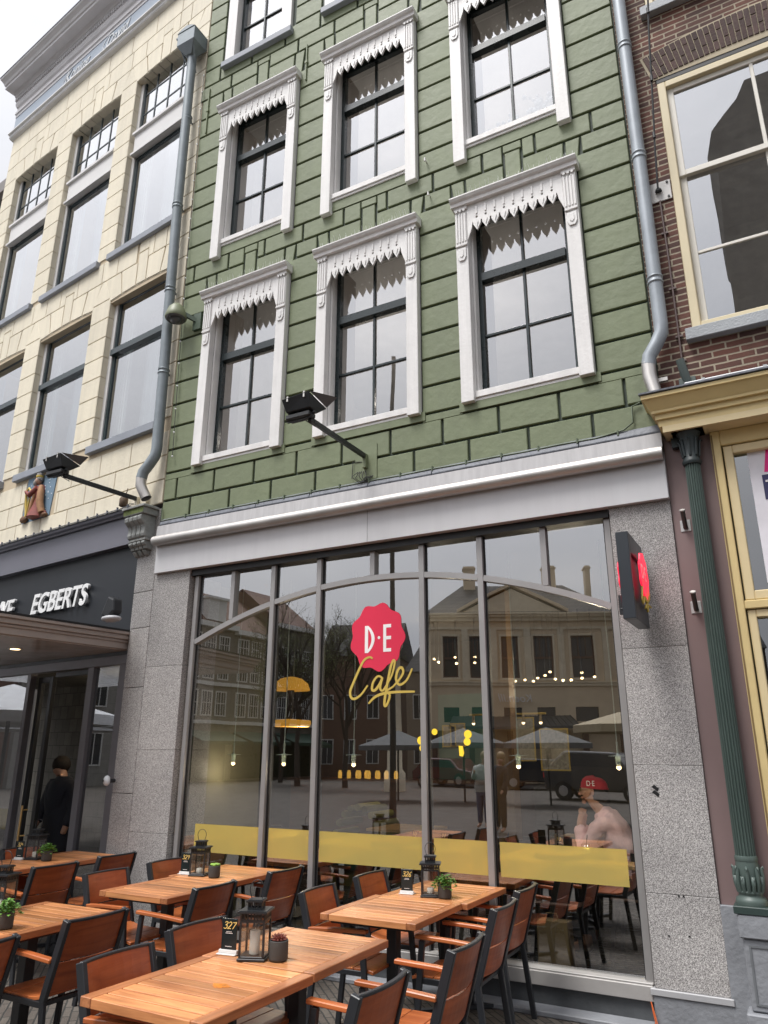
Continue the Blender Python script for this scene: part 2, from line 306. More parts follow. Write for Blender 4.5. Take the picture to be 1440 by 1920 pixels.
def grid_wall(mb, x0, x1, z0, z1, holes, y, reveal=0):
    """flat wall sheet at y with rectangular holes and reveals going back to y+reveal"""
    xs = sorted({x0, x1, *[h[0] for h in holes], *[h[1] for h in holes]}); zs = sorted({z0, z1, *[h[2] for h in holes], *[h[3] for h in holes]})
    xs = [x for x in xs if x0 <= x <= x1]; zs = [z for z in zs if z0 <= z <= z1]
    for i in range(len(xs)-1):
        for j in range(len(zs)-1):
            cx, cz = (xs[i]+xs[i+1])/2, (zs[j]+zs[j+1])/2
            if any(h[0] < cx < h[1] and h[2] < cz < h[3] for h in holes): continue
            mb.quad((xs[i],y,zs[j]), (xs[i+1],y,zs[j]), (xs[i+1],y,zs[j+1]), (xs[i],y,zs[j+1]))
    for h in holes if reveal else []:
        a, b, c, d = h; y2 = y+reveal
        mb.quad((a,y,c),(a,y,d),(a,y2,d),(a,y2,c)); mb.quad((b,y,c),(b,y,d),(b,y2,d),(b,y2,c)); mb.quad((a,y,c),(b,y,c),(b,y2,c),(a,y2,c)); mb.quad((a,y,d),(b,y,d),(b,y2,d),(a,y2,d))
def text_mesh(txt, size, depth, name, m, parent, M, shear=0, bold=0, xs=1.0, align='LEFT', space=1.0):
    cu = bpy.data.curves.new(name, 'FONT'); cu.body = txt; cu.size = size; cu.extrude = depth/2; cu.shear = shear; cu.offset = bold; cu.align_x = align; cu.space_character = space
    to = bpy.data.objects.new('tmp', cu); sc.collection.objects.link(to)
    me = bpy.data.meshes.new_from_object(to, depsgraph=bpy.context.evaluated_depsgraph_get()); bpy.data.objects.remove(to)
    me.name = name
    me.transform(M @ Matrix.Diagonal((xs, 1, 1, 1))); me.materials.clear(); me.materials.append(m)
    o = bpy.data.objects.new(name, me); sc.collection.objects.link(o); o.parent = parent; return o
XZ = Matrix(((1,0,0,0),(0,0,-1,0),(0,1,0,0),(0,0,0,1)))   # font plane -> facade plane, read from -Y
def ribbon(mb, pts, w, d, plane=0.0, sub=4):
    """rounded stroke in xz through pts (Catmull-Rom), at y=plane"""
    P = [Vector((p[0], 0, p[1])) for p in pts]; Q = []
    for i in range(len(P)-1):
        p0, p1, p2, p3 = P[max(i-1,0)], P[i], P[i+1], P[min(i+2, len(P)-1)]
        for k in range(sub):
            t = k/sub; Q.append(.5*((2*p1)+(-p0+p2)*t+(2*p0-5*p1+4*p2-p3)*t*t+(-p0+3*p1-3*p2+p3)*t**3))
    Q.append(P[-1]); n = len(Q); vs = []; fs = []
    for i in range(n):
        t = (Q[min(i+1,n-1)]-Q[max(i-1,0)]); t = t.normalized() if t.length > 1e-6 else Vector((1,0,0)); nrm = Vector((-t.z, 0, t.x))*(w/2*(.65+.35*math.sin(pi*min(1,max(0,i/(n-1)))) ))
        a, b = Q[i]+nrm, Q[i]-nrm; yy = plane - 1e-5*i
        vs += [(a.x, yy, a.z), (b.x, yy, b.z), (a.x, yy+d, a.z), (b.x, yy+d, b.z)]
    for i in range(n-1):
        o = 4*i; fs += [(o,o+1,o+5,o+4), (o+2,o+6,o+7,o+3), (o,o+4,o+6,o+2), (o+1,o+3,o+7,o+5)]
    return mb.add(vs, fs)
# ---------------------------------------------------------------- shared materials
GREEN = mat('green_stucco', (.182,.214,.122), .6, var=.07, vs=1.4, bump=.45, bs=14, streak=.08, island=.04)
GROOVE = mat('groove_shade_green', (.045,.062,.043), .7)  # shade of the joints put into the colour, darker than the stucco
WHITE = mat('white_paint', (.80,.785,.77), .5, var=.05, vs=6, bump=.2, bs=40, streak=.14)
BLACKG = mat('black_green_paint', (.012,.022,.024), .28, var=.2)
CREAMT = mat('cream_trim', (.66,.60,.50), .5, var=.06)
BEAM = mat('beam_cladding', (.58,.58,.595), .38, var=.035, vs=1.2, streak=.05)
STEEL = mat('brushed_steel', (.50,.48,.46), .48, metal=.9, var=.1, vs=5)
LEAD = mat('lead_flashing', (.13,.14,.165), .55, var=.3, vs=7, bump=.8, bs=25)
ALU = mat('aluminium_frame', (.34,.33,.325), .38, metal=.35, var=.06)
DARKM = mat('dark_metal', (.018,.02,.023), .42, var=.2)
GASKET = mat('black_gasket', (.008,.008,.009), .5)
GRAN = mat_granite('granite_speckle')
STONE = mat('grey_stone', (.25,.26,.28), .6, var=.22, vs=3, bump=.5, bs=30)
DSTONE = mat('dark_stone', (.075,.08,.085), .5, var=.35, vs=4, bump=.4, bs=18)
ZINC = mat('zinc_pipe', (.20,.23,.25), .5, metal=.25, var=.16, vs=6)
ZINCR = mat('zinc_pipe_light', (.30,.33,.36), .5, metal=.25, var=.16, vs=6)
GLASS_UP = mat_glass('sash_glass', (.88,.89,.90), .19, 2.1, wob=.08)
GLASS_SHOP = mat_glass('shop_glass', (.90,.92,.91), .25, 2.6, wob=.03)
GOLD = mat('gold_paint', (.60,.44,.09), .45, var=.08)
GOLDFILM = mat_film('gold_film', (.86,.71,.30), .68)
RED = mat_film('red_film', (.95,.085,.16), .36)
NET = mat('pane_lightening_net', (.20,.205,.22), .9, var=.10, vs=9, stretch=(3,1,.3))
DARKROOM = mat('dim_room', (.66,.64,.62), .8)
CABLE = mat('dark_cable', (.02,.02,.022), .5)
BULB = mat('bulb_glow', (1,.72,.38), .5, emit=2.6)
def pane_lightening_net(x0, x1, z0, z1, y, parent, m, world=True):  # folded sheet added behind the glass to make the panes paler
    c = MB(); n = 40; vs = []
    for z in (z0, z1):
        for k in range(n+1): vs.append((x0+(x1-x0)*k/n, y+.022*sin(k*1.1)+.008*sin(k*2.7+z), z))
    c.add(vs, [(k, k+1, n+2+k, n+1+k) for k in range(n)], True); c.build('pane_lightening_net', m, parent, world=world)
# ================================================================ ground
PAVE = mat_brick('clinker_paving', (.085,.070,.060), (.135,.118,.10), (.035,.035,.032), bw=.2, rh=.055, ms=.006, axes='xy', dirt=.4)
g = MB(); g.quad((-260,-260,0),(260,-260,0),(260,260,0),(-260,260,0)); go = g.build('ground', PAVE); go['kind'] = 'structure'; go['label'] = 'brown clinker brick paving of the square'
# ================================================================ green building
GB = thing('green_building', 'green stucco house with white window surrounds above a grey shopfront', 'building', (-3.3,0,0))
WX = [-4.95, -3.335, -1.705]
OPW = .475
rowsz = {'low': dict(zb=4.72, zs=4.83, zr=6.10, zt=6.80, zc=6.93), 'mid': dict(zb=7.43, zs=7.70, zr=9.0, zt=9.62, zc=9.77)}
holes = []
for r in rowsz.values():
    for x in WX: holes.append((x-OPW, x+OPW, r['zs']-.03, r['zt']))
TOPW = [(-5.07, .46), (-3.45, .46), (-1.75, .46)]
for x, h in TOPW: holes.append((x-h, x+h, 10.62, 12.55))
XL, XR, ZB, ZTOP = -5.99, -.62, 4.10, 13.4
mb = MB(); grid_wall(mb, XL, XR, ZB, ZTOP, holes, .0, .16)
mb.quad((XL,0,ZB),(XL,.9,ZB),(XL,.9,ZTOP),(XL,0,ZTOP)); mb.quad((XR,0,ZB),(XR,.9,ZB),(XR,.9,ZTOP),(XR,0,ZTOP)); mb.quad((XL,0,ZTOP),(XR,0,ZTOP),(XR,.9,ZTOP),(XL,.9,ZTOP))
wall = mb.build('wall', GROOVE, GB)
# stucco blocks
gz = [4.12, 4.385, 4.65, 4.72, 5.006, 5.294, 5.58, 5.87, 6.16, 6.45, 6.74, 7.03, 7.235, 7.47, 7.77, 8.06, 8.36, 8.65, 8.94, 9.235, 9.53, 9.83, 10.17, 10.40, 10.69, 10.98, 11.27, 11.56, 11.85, 12.14, 12.43, 12.72, 13.0, 13.4]
G = .013; YF = -.024; blocks = MB()
def blk(x0, x1, z0, z1, poly=None):
    if poly is None:
        if x1-x0 < .04 or z1-z0 < .03: return
        poly = [(x0+G,z0+G),(x1-G,z0+G),(x1-G,z1-G),(x0+G,z1-G)]
    blocks.block(poly, .0, YF, .006)
def keyed(x, zc, za):
    """flat arch over a window: keystone and leaning voussoirs between cornice top zc and joint za"""
    blk(0,0,0,0, [(x-.09+G, zc), (x+.09-G, zc), (x+.09-G, za+.12), (x-.09+G, za+.12)])
    for s in (-1, 1):
        blk(0,0,0,0, [(x+s*(.09+G), zc), (x+s*(.50-G), zc), (x+s*(.51-G), za-G), (x+s*(.09+G), za-G)][::s])
        blk(0,0,0,0, [(x+s*(.50+G), zc), (x+s*(.63-G), zc), (x+s*(.67-G), za-G), (x+s*(.51+G), za-G)][::s])
for i in range(len(gz)-1):
    z0, z1 = gz[i], gz[i+1]; zm = (z0+z1)/2
    if i == 0:
        xs = [XL]+[-.62-.55*k for k in range(9, 0, -1)]+[XR]
        for a, b in zip(xs, xs[1:]): blk(a, b, z0, z1)
    elif i == 1:
        xs = [XL]+[-.89-.545*k for k in range(9, -1, -1)]+[XR]
        for a, b in zip(xs, xs[1:]): blk(a, b, z0, z1)
    elif i == 2: continue
    elif abs(z0-7.235) < .01 or abs(z0-10.17) < .01:
        # running band; keystones of the windows below rise into it
        off = .0 if z0 < 8 else .2
        xs = [XL]+[x for x in [-.93-off-.545*k for k in range(9, -1, -1)] if x < XR-.1]+[XR]
        cuts = WX
        for a, b in zip(xs, xs[1:]):
            segs = [(a, b)]
            for x in cuts:
                ns = []
                for (p, q) in segs:
                    l, r_ = x-.09-.004, x+.09+.004
                    if q <= l or p >= r_: ns.append((p, q, 0)[:2]); continue
                    if p < l: ns.append((p, l))
                    if q > r_: ns.append((r_, q))
                segs = ns
            for p, q in segs: blk(p, q, z0, z1)
        for x in WX:
            blk(x-.09-.016, x+.09+.016, z0+.12, z1)
    elif abs(z1-7.235) < .01 or abs(z1-10.17) < .01:
        zc = 6.93 if z1 < 8 else 9.77
        e = [XL]
        for x in WX: e += [x-.66, x+.66]
        e.append(XR)
        for k in range(0, len(e), 2): blk(e[k], e[k+1], z0, z1)
        for x in WX: keyed(x, zc, z1)
    else:
        # piers between the window surrounds: long plain courses
        if zm < 7.03: W = .60; cx = WX
        elif zm < 10.2: W = .60; cx = WX
        else: W = .60; cx = [t[0] for t in TOPW]
        if 10.4 < zm < 10.62 or zm > 12.6: W = -1
        e = [XL]
        if W > 0:
            for x in cx: e += [x-W, x+W]
        e.append(XR)
        if W < 0:
            xs = [XL]+[-.8-.545*k for k in range(9, -1, -1)]+[XR]
            for a, b in zip(xs, xs[1:]): blk(a, b, z0, z1)
        else:
            for k in range(0, len(e), 2): blk(e[k], e[k+1], z0, z1)
# thin strip of course just under the sills
e = [XL]
for x in WX: e += [x-.60, x+.60]
e.append(XR)
for k in range(0, len(e), 2): blocks.block([(e[k]+G,4.65-G),(e[k+1]-G,4.65-G),(e[k+1]-G,4.72-G),(e[k]+G,4.72-G)], 0, YF, .004)
for x in WX: blocks.box(x-.64, x+.64, -.034, 0, 4.655, 4.745)      # rendered apron below each sill
for x in WX: blocks.box(x-.58, x+.58, -.022, 0, 7.475, 7.66)
blocks.build('stucco_facing', GREEN, wall)
# rooms behind the upper windows
rm = MB()
for z0, z1 in ((4.3, 6.95), (7.2, 9.85), (10.2, 12.9)):
    rm.quad((XL,4,z0),(XR,4,z0),(XR,4,z1),(XL,4,z1)); rm.quad((XL,.17,z0),(XR,.17,z0),(XR,4,z0),(XL,4,z0)); rm.quad((XL,.17,z1),(XR,.17,z1),(XR,4,z1),(XL,4,z1))
    for x in (XL, XR): rm.quad((x,.17,z0),(x,4,z0),(x,4,z1),(x,.17,z1))
def frame_rect(mb, x0, x1, z0, z1, t, y0, y1):
    mb.box(x0, x0+t, y0, y1, z0, z1); mb.box(x1-t, x1, y0, y1, z0, z1); mb.box(x0+t, x1-t, y0, y1, z0, z0+t); mb.box(x0+t, x1-t, y0, y1, z1-t, z1)
PANELM = mat('room_reveal', (.42,.37,.33), .7)
def valance_mesh(x, zc, hw):
    """pointed fretwork board with drilled holes hanging between the posts"""
    bm = bmesh.new(); n = 9; z1 = zc-.09; zb = zc-.34; pts = [(x-hw, z1), (x-hw, zb-.15), (x-hw+.045, zb-.03)]
    wd = 2*hw-.11; p = wd/n; xs = x-hw+.055
    pts.append((xs, zb+.035))
    for k in range(n):
        c = xs+p*(k+.5); pts += [(c-p*.42, zb+.04), (c-p*.40, zb+.005), (c, zb-.065), (c+p*.40, zb+.005), (c+p*.42, zb+.04)]
    pts += [(x+hw-.055, zb+.035), (x+hw-.045, zb-.03), (x+hw, zb-.16), (x+hw, z1)]
    vs = [bm.verts.new((a, 0, b)) for a, b in pts]; ed = [bm.edges.new((vs[i], vs[(i+1) % len(vs)])) for i in range(len(vs))]
    for k in range(n):
        c = xs+p*(k+.5); hv = [bm.verts.new((c+.0125*cos(a*pi/4), 0, zb+.085+.014*sin(a*pi/4))) for a in range(8)]
        ed += [bm.edges.new((hv[i], hv[(i+1) % 8])) for i in range(8)]
    bmesh.ops.triangle_fill(bm, use_beauty=True, use_dissolve=False, edges=ed)
    m = MB(); m.v = [tuple(v.co) for v in bm.verts]; bm.verts.index_update(); m.f = [tuple(v.index for v in f.verts) for f in bm.faces]; m.sm = [False]*len(m.f); bm.free()
    return m, xs, p, n, zb
def sash(mb, x, hw, z0, zr, z1, y, cross=True, mid=True):
    frame_rect(mb, x-hw, x+hw, z0, z1, .05, y, y+.06)
    mb.box(x-hw+.05, x+hw-.05, y-.025, y+.055, zr-.045, zr+.045)
    if mid:
        mb.box(x-.013, x+.013, y+.012, y+.045, z0+.05, zr-.045); mb.box(x-.013, x+.013, y+.012, y+.045, zr+.045, z1-.05)
    if cross:
        zm = (z0+zr)/2; mb.box(x-hw+.05, x-.013, y+.014, y+.043, zm-.013, zm+.013); mb.box(x+.013, x+hw-.05, y+.014, y+.043, zm-.013, zm+.013)
def green_window(x, R):
    zb, zs, zr, zt, zc = (R[k] for k in ('zb','zs','zr','zt','zc')); hw = OPW
    m = MB(); sash(m, x, hw-.012, zs, zr, zt-.01, .10); W = m.build('window', BLACKG, GB, bev=.003)
    p = MB(); p.box(x-hw+.04, x+hw-.04, .134, .138, zs+.04, zt-.05); p.build('pane', GLASS_UP, W)
    c = MB()
    for s in (-1, 1):
        a, b = sorted((x+s*hw, x+s*(hw+.125))); c.box(a, b, -.085, .0, zb, zc-.05)
        a, b = sorted((x+s*(hw-.02), x+s*(hw+.05))); c.box(a, b, .0, .10, zs-.02, zt)     # inner lining
    c.pieces('casing', WHITE, W, bev=.004)
    c = MB()
    for s in (-1, 1):
        xc = x+s*(hw+.0625); c.box(xc-.066, xc+.066, -.105, -.085, zc-.13, zc-.05)
        for k in range(4): c.box(xc-.052+.029*k, xc-.035+.029*k, -.102, -.085, zc-.50, zc-.17)
        c.box(xc-.06, xc+.06, -.093, -.085, zc-.53, zc-.15); c.box(xc-.06, xc+.06, -.103, -.085, zc-.545, zc-.525)
        for k in range(3): c.box(xc-.05+.038*k, xc-.026+.038*k, -.112, -.105, zc-.155, zc-.125)
        c.prism([(xc-.045, zc-.57),(xc+.045, zc-.57),(xc+.045, zc-.67),(xc+.025, zc-.71),(xc-.025, zc-.71),(xc-.045, zc-.67)], -.098, -.085)
        c.prism([(xc-.02, zc-.59),(xc+.02, zc-.59),(xc+.02, zc-.66),(xc, zc-.68),(xc-.02, zc-.66)], -.104, -.098)
    
    for s in (-1, 1):
        q = MB()
        for f, sm_ in zip(c.f, c.sm):
            if all((c.v[i][0]-x)*s > 0 for i in f): q.f.append(f); q.sm.append(sm_)
        ids = sorted({i for f in q.f for i in f}); mp_ = {v: i for i, v in enumerate(ids)}; q.v = [c.v[i] for i in ids]; q.f = [tuple(mp_[i] for i in f) for f in q.f]; q.build('capital', WHITE, W, bev=.002)
    c = MB(); L_ = hw+.155
    c.prism([(-.02,zc-.09),(-.125,zc-.09),(-.13,zc-.055),(-.15,zc-.04),(-.165,zc-.015),(-.165,zc),(-.02,zc+.012)], x-L_, x+L_, 'yz'); c.build('cornice', WHITE, W, bev=.002)
    vm_, xs, pp, n, vz = valance_mesh(x, zc, hw); v = vm_.build('valance', WHITE, W, world=True)
    v.location.y = -.075; so = v.modifiers.new('solid', 'SOLIDIFY'); so.thickness = .022; so.offset = 0
    c = MB()
    for k in range(n): cx = xs+pp*(k+.5); c.box(cx-.008, cx+.008, -.094, -.086, vz+.12, zc-.13); c.prism([(cx-.016, vz+.03),(cx, vz-.03),(cx+.016, vz+.03),(cx, vz+.06)], -.094, -.086)
    c.build('batten', WHITE, v, world=True).location.y = .075
    c = MB(); c.box(x-hw-.06, x+hw+.06, -.05, .10, zs-.07, zs-.005); c.box(x-hw-.10, x+hw+.10, -.035, 0, zs-.10, zs-.07); c.build('sill', WHITE, W, bev=.004)
    c = MB()
    for k in range(34):
        px = x-hw-.1+ (2*hw+.2)*k/33; c.bar((px, -.08, zc+.01), (px+random.uniform(-.02,.02), -.08+random.uniform(-.05,.03), zc+.12), .0018, .0018)
    c.build('bird_spikes', mat('spike_steel', (.6,.62,.6), .4), W)
    # plastered inner reveal seen through the glass
    c = MB(); c.box(x-hw-.02, x-hw+.06, .165, .42, zs, zt); c.box(x+hw-.06, x+hw+.02, .165, .42, zs, zt); c.pieces('inner_reveal', PANELM, W)
for R in rowsz.values():
    for x in WX: green_window(x, R)
for x, h in TOPW[:2]:
    m = MB(); sash(m, x, h-.06, 10.68, 11.9, 12.5, .06); W = m.build('window', BLACKG, GB, bev=.003)
    p = MB(); p.box(x-h+.08, x+h-.08, .094, .098, 10.7, 12.45); p.build('pane', GLASS_UP, W)
    c = MB()
    for s in (-1, 1): a, b = sorted((x+s*(h-.07), x+s*(h+.09))); c.box(a, b, -.05, .02, 10.64, 12.6); a, b = sorted((x+s*(h-.065), x+s*(h+.0))); c.box(a, b, .02, .08, 10.64, 12.5)
    c.box(x-h-.09, x+h+.09, -.05, .02, 12.601, 12.72); c.build('casing', WHITE, W, bev=.004)
    c = MB(); c.box(x-h-.12, x+h+.12, -.09, .06, 10.54, 10.635); c.build('sill', mat('grey_sill', (.27,.29,.33), .6), W, bev=.006)
rm.build('upper_room', DARKROOM, GB)
for z_ in (5.9, 8.8, 11.6):      # added unseen point lights that lift the upstairs rooms to grey
    for x_ in (-4.14, -2.52):
        l = bpy.data.lights.new('room_fill_light', 'POINT'); l.energy = 7; l.color = (1,.90,.78); l.shadow_soft_size = .02; lo = bpy.data.objects.new('room_fill_light', l); sc.collection.objects.link(lo); lo.location = (x_, 1.6, z_)
# wall anchors, small fittings, cables
for (x, z0, z1) in ((-4.25, 9.62, 10.2), (-5.86, 9.56, 10.33)):
    c = MB(); c.box(x-.008, x+.008, -.045, -.024, z0, z1); c.box(x-.02, x+.02, -.05, -.024, (z0+z1)/2-.02, (z0+z1)/2+.02); c.build('wall_anchor', GREEN, GB, bev=.002)
for (x, z) in ((-2.63, 7.63), (-2.6, 7.18)):
    c = MB(); c.tube([(x,-.02,z),(x,-.07,z)], .006); c.tube([(x,-.07,z-.02),(x,-.07,z+.02)], .01); c.build('wall_hook', WHITE, GB)
c = MB(); pts = [(-5.96,-.045,4.30),(-5.95,-.045,4.145)]; pts += [(-5.95+k*.3, -.045, 4.145+.006*(k % 2)) for k in range(1, 17)]; pts += [(-.93,-.045,4.17),(-.85,-.045,4.22),(-.845,-.045,4.36),(-.78,-.045,4.38)]
c.tube(pts, .007, 6)
for k in range(15): c.box(-5.6+k*.33, -5.588+k*.33, -.056, -.024, 4.13, 4.175)
c.build('cable', mat('green_cable', (.10,.13,.08), .5), GB)
# ---- shopfront beam with steel roll
c = MB(); c.box(-5.985, -.65, -.045, .06, 3.55, 4.02); B1 = c.build('fascia_beam', BEAM, GB, bev=.004)
c = MB(); c.box(-3.303, -3.298, -.0465, -.044, 3.553, 3.86); c.build('panel_joint', mat('joint_grey', (.25,.25,.26), .6), B1)
c = MB(); c.tube([(-5.985,-.085,3.905),(-.65,-.085,3.905)], .055, 24); c.build('steel_roll', STEEL, B1)
c = MB(); c.prism([(-.07,3.93),(-.06,4.085),(.02,4.12),(.02,3.93)], -5.985, -.65, 'yz'); c.build('top_cladding', mat('stained_cladding', (.50,.49,.495), .55, var=.12, vs=4, stretch=(6,1,.6)), B1)
c = MB()
for k in range(8):
    a = -5.96+k*.667; c.prism([(-.056,4.085),(-.062,4.10),(-.035,4.165),(-.02,4.17),(-.02,4.085)], a, a+.662, 'yz')
c.build('lead_flashing', LEAD, B1, bev=.004)
# ---- granite pillars, plinths
def slab(mb, x0, x1, y0, y1, zs):
    for a, b in zip(zs, zs[1:]): mb.box(x0, x1, y0, y1, a+.0015, b-.0015)
c = MB(); slab(c, -1.112, -.652, .0, .5, [.235, .80, 1.62, 2.44, 3.55]); P1 = c.build('pillar', GRAN, GB, bev=.002)
c = MB(); c.box(-1.14, -.635, -.02, .5, .195, .235); c.build('ledge', mat('pale_granite', (.42,.42,.43), .5, var=.1), P1, bev=.004)
c = MB(); c.box(-1.125, -.645, -.01, .5, 0, .194); c.build('plinth', STONE, P1, bev=.004)
c = MB(); slab(c, -6.015, -5.50, .0, .5, [.10, .95, 1.72, 2.55, 3.55]); P2 = c.build('pillar', GRAN, GB, bev=.002)
c = MB(); c.box(-6.02, -5.49, -.01, .5, 0, .099); c.build('plinth', STONE, P2, bev=.004)
# little flag sticker and a drilled bolt on the right pillar
c = MB()
for k in range(2): c.prism([(-1.005,1.475-.035*k),(-.985,1.49-.035*k),(-.955,1.465-.035*k),(-.965,1.445-.035*k)], -.002, .0)
c.build('sticker', GASKET, P1)
c = MB()
for (x, z) in ((-.90,.795),(-.87,.795),(-.86,.56),(-.99,.55)): c.tube([(x,-.004,z),(x,.0,z)], .006, 8)
c.pieces('bolt_hole', GASKET, P1)
# ---- glazed shopfront
arc = lambda x: 3.235-.465*((x+3.30)/2.15)**2
MX = [-4.44, -3.893, -2.80, -2.243]; LX, RX = -5.47, -1.125; GZ0, GZ1 = .24, 3.485
c = MB()
c.box(LX, LX+.05, .055, .14, GZ0-.06, GZ1); c.box(RX-.05, RX, .055, .14, GZ0-.06, GZ1)
for x in MX: c.box(x-.026, x+.026, .055, .14, GZ0, GZ1)
SF = c.build('shopfront_frame', ALU, GB, bev=.003)
edges = [LX+.05]+[q for x in MX for q in (x-.026, x+.026)]+[RX-.05]
c = MB()
for k in range(0, 10, 2):
    a, b = edges[k], edges[k+1]; n = 6
    pts = [(a+(b-a)*i/n, .085, arc(a+(b-a)*i/n)) for i in range(n+1)]; c.poly_bar(pts, .05, .05, (0,-1,0))
for x in (-4.955, -3.305, -1.68): c.box(x-.024, x+.024, .058, .13, arc(x)+.026, GZ1)
c.build('arched_rail', ALU, SF)
c = MB(); c.box(LX, RX, .00, .14, .15, GZ0); c.box(LX, RX, .02, .14, GZ0, GZ0+.012); c.build('bottom_rail', mat('alu_sill', (.40,.385,.37), .55, metal=.1), SF, bev=.004)
c = MB(); c.box(LX-.03, RX+.0, .02, .2, GZ1, 3.552); c.build('head_recess', GASKET, SF)
c = MB()
for x in MX+[LX+.05, RX-.05]:
    for s in (-1, 1):
        if x == LX+.05 and s < 0 or x == RX-.05 and s > 0: continue
        o_ = .026 if x in MX else 0; a, b = sorted((x+s*o_, x+s*(o_+.012))); c.box(a, b, .092, .15, GZ0+.01, GZ1)
c.build('gasket', GASKET, SF)
c = MB(); c.box(LX, RX, .03, .3, 0, .149); c.build('stall_riser', DSTONE, GB, bev=.004)
c = MB(); c.box(-5.5, -1.13, -.13, .03, 0, .035); c.build('threshold', STONE, GB, bev=.006)
for k in range(0, 10, 2):
    a, b = edges[k], edges[k+1]; p = MB(); p.box(a, b, .10, .104, GZ0, GZ1); tw = [random.uniform(-.0018, .0018) for _ in range(3)]; p.v = [(x_, y_+tw[0]*(x_-a)+tw[1]*(z_-1.8)*.5, z_) for x_, y_, z_ in p.v]; p.build('shop_pane', GLASS_SHOP, SF)
    f = MB(); l, r_ = a+.035, b-.012
    if k == 0: l = -5.25
    if k == 8: r_ = -1.235
    f.box(l, r_, .0955, .0960, .808, 1.05)
    f.build('gold_band', GOLDFILM, SF)
# ---- window lettering
c = MB(); pts = []
for i in range(72):
    a = 2*pi*i/72; r_ = 1+.055*cos(9*a+.6); pts.append((-3.268+.272*r_*cos(a), 2.695+.297*r_*sin(a)))
c.prism(pts, .0960, .0965); LG = c.build('red_emblem', RED, SF)
WF = mat('white_letter', (.88,.86,.85), .5)
def stroke_letters(letters, m, parent, y, w, d, name):
    mb = MB()
    for pts in letters: ribbon(mb, pts, w, d, y, 4)
    return mb.build(name, m, parent)
c = MB(); z0, z1 = 2.555, 2.80
c.box(-3.395, -3.362, .0945, .0955, z0, z1)
do = [(-3.362+.068*sin(pi*k/12)**.8, z1-(z1-z0)*k/12) for k in range(13)]; di = [(-3.362+.036*sin(pi*k/12)**.8, z1-.03-(z1-z0-.06)*k/12) for k in range(13)]
for k in range(12): c.prism([do[k], do[k+1], di[k+1], di[k]], .0945, .0955)
c.box(-3.205, -3.175, .0945, .0955, z0, z1)
for z in (z0, (z0+z1)/2-.014, z1-.03): c.box(-3.175, -3.125, .0945, .0955, z, z+.03)
c.tube([(-3.249,.0945,2.685),(-3.249,.0955,2.685)], .014, 12)
c.build('emblem_letters', WF, LG)
CAFE = [[(-3.312,2.502),(-3.345,2.516),(-3.401,2.491),(-3.455,2.406),(-3.509,2.299),(-3.542,2.222),(-3.529,2.167),(-3.488,2.158),(-3.425,2.194),(-3.361,2.269)],
 [(-3.217,2.333),(-3.262,2.343),(-3.307,2.29),(-3.315,2.229),(-3.279,2.228),(-3.226,2.295),(-3.213,2.333),(-3.234,2.242),(-3.207,2.218),(-3.172,2.262)],
 [(-3.172,2.262),(-3.119,2.344),(-3.088,2.45),(-3.101,2.474),(-3.127,2.422),(-3.16,2.285),(-3.189,2.134),(-3.186,2.088),(-3.163,2.103),(-3.137,2.177),(-3.172,2.209),(-3.11,2.245)],
 [(-3.11,2.245),(-3.04,2.31),(-3.004,2.369),(-3.022,2.409),(-3.057,2.387),(-3.075,2.312),(-3.04,2.262),(-2.97,2.3),(-2.917,2.396)],
 [(-3.351,2.111),(-3.27,2.174),(-3.128,2.2),(-2.894,2.199)]]
stroke_letters(CAFE, GOLD, SF, .0930, .024, .0004, 'gold_script')
# ---- interior shell
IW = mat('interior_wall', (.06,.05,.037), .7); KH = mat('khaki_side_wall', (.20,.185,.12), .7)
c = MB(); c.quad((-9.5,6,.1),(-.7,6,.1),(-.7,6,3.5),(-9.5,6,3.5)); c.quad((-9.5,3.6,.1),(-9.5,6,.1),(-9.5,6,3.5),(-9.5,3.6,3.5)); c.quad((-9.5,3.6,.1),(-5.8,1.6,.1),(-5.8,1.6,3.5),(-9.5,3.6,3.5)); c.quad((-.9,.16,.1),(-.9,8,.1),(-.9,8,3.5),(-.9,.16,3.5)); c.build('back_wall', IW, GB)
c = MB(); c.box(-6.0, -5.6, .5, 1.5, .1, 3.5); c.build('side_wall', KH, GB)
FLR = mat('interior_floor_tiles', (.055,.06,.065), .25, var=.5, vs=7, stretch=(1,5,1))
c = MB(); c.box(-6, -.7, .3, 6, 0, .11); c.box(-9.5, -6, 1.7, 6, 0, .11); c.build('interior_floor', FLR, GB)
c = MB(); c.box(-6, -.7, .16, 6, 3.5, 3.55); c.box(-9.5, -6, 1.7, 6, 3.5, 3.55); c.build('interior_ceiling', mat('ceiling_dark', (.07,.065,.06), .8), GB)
OCH = mat('ochre_panel', (.60,.36,.07), .6, var=.15); TEAL = mat('teal_panel', (.02,.12,.10), .6)
c = MB(); c.box(-3.02, -2.82, 2.3, 2.5, .11, 3.5); c.build('ochre_column', mat('brown_column', (.20,.11,.035), .6), GB)
c = MB(); c.box(-5.2, -4.0, 5.6, 5.7, .8, 2.6); c.build('teal_panel', TEAL, GB)
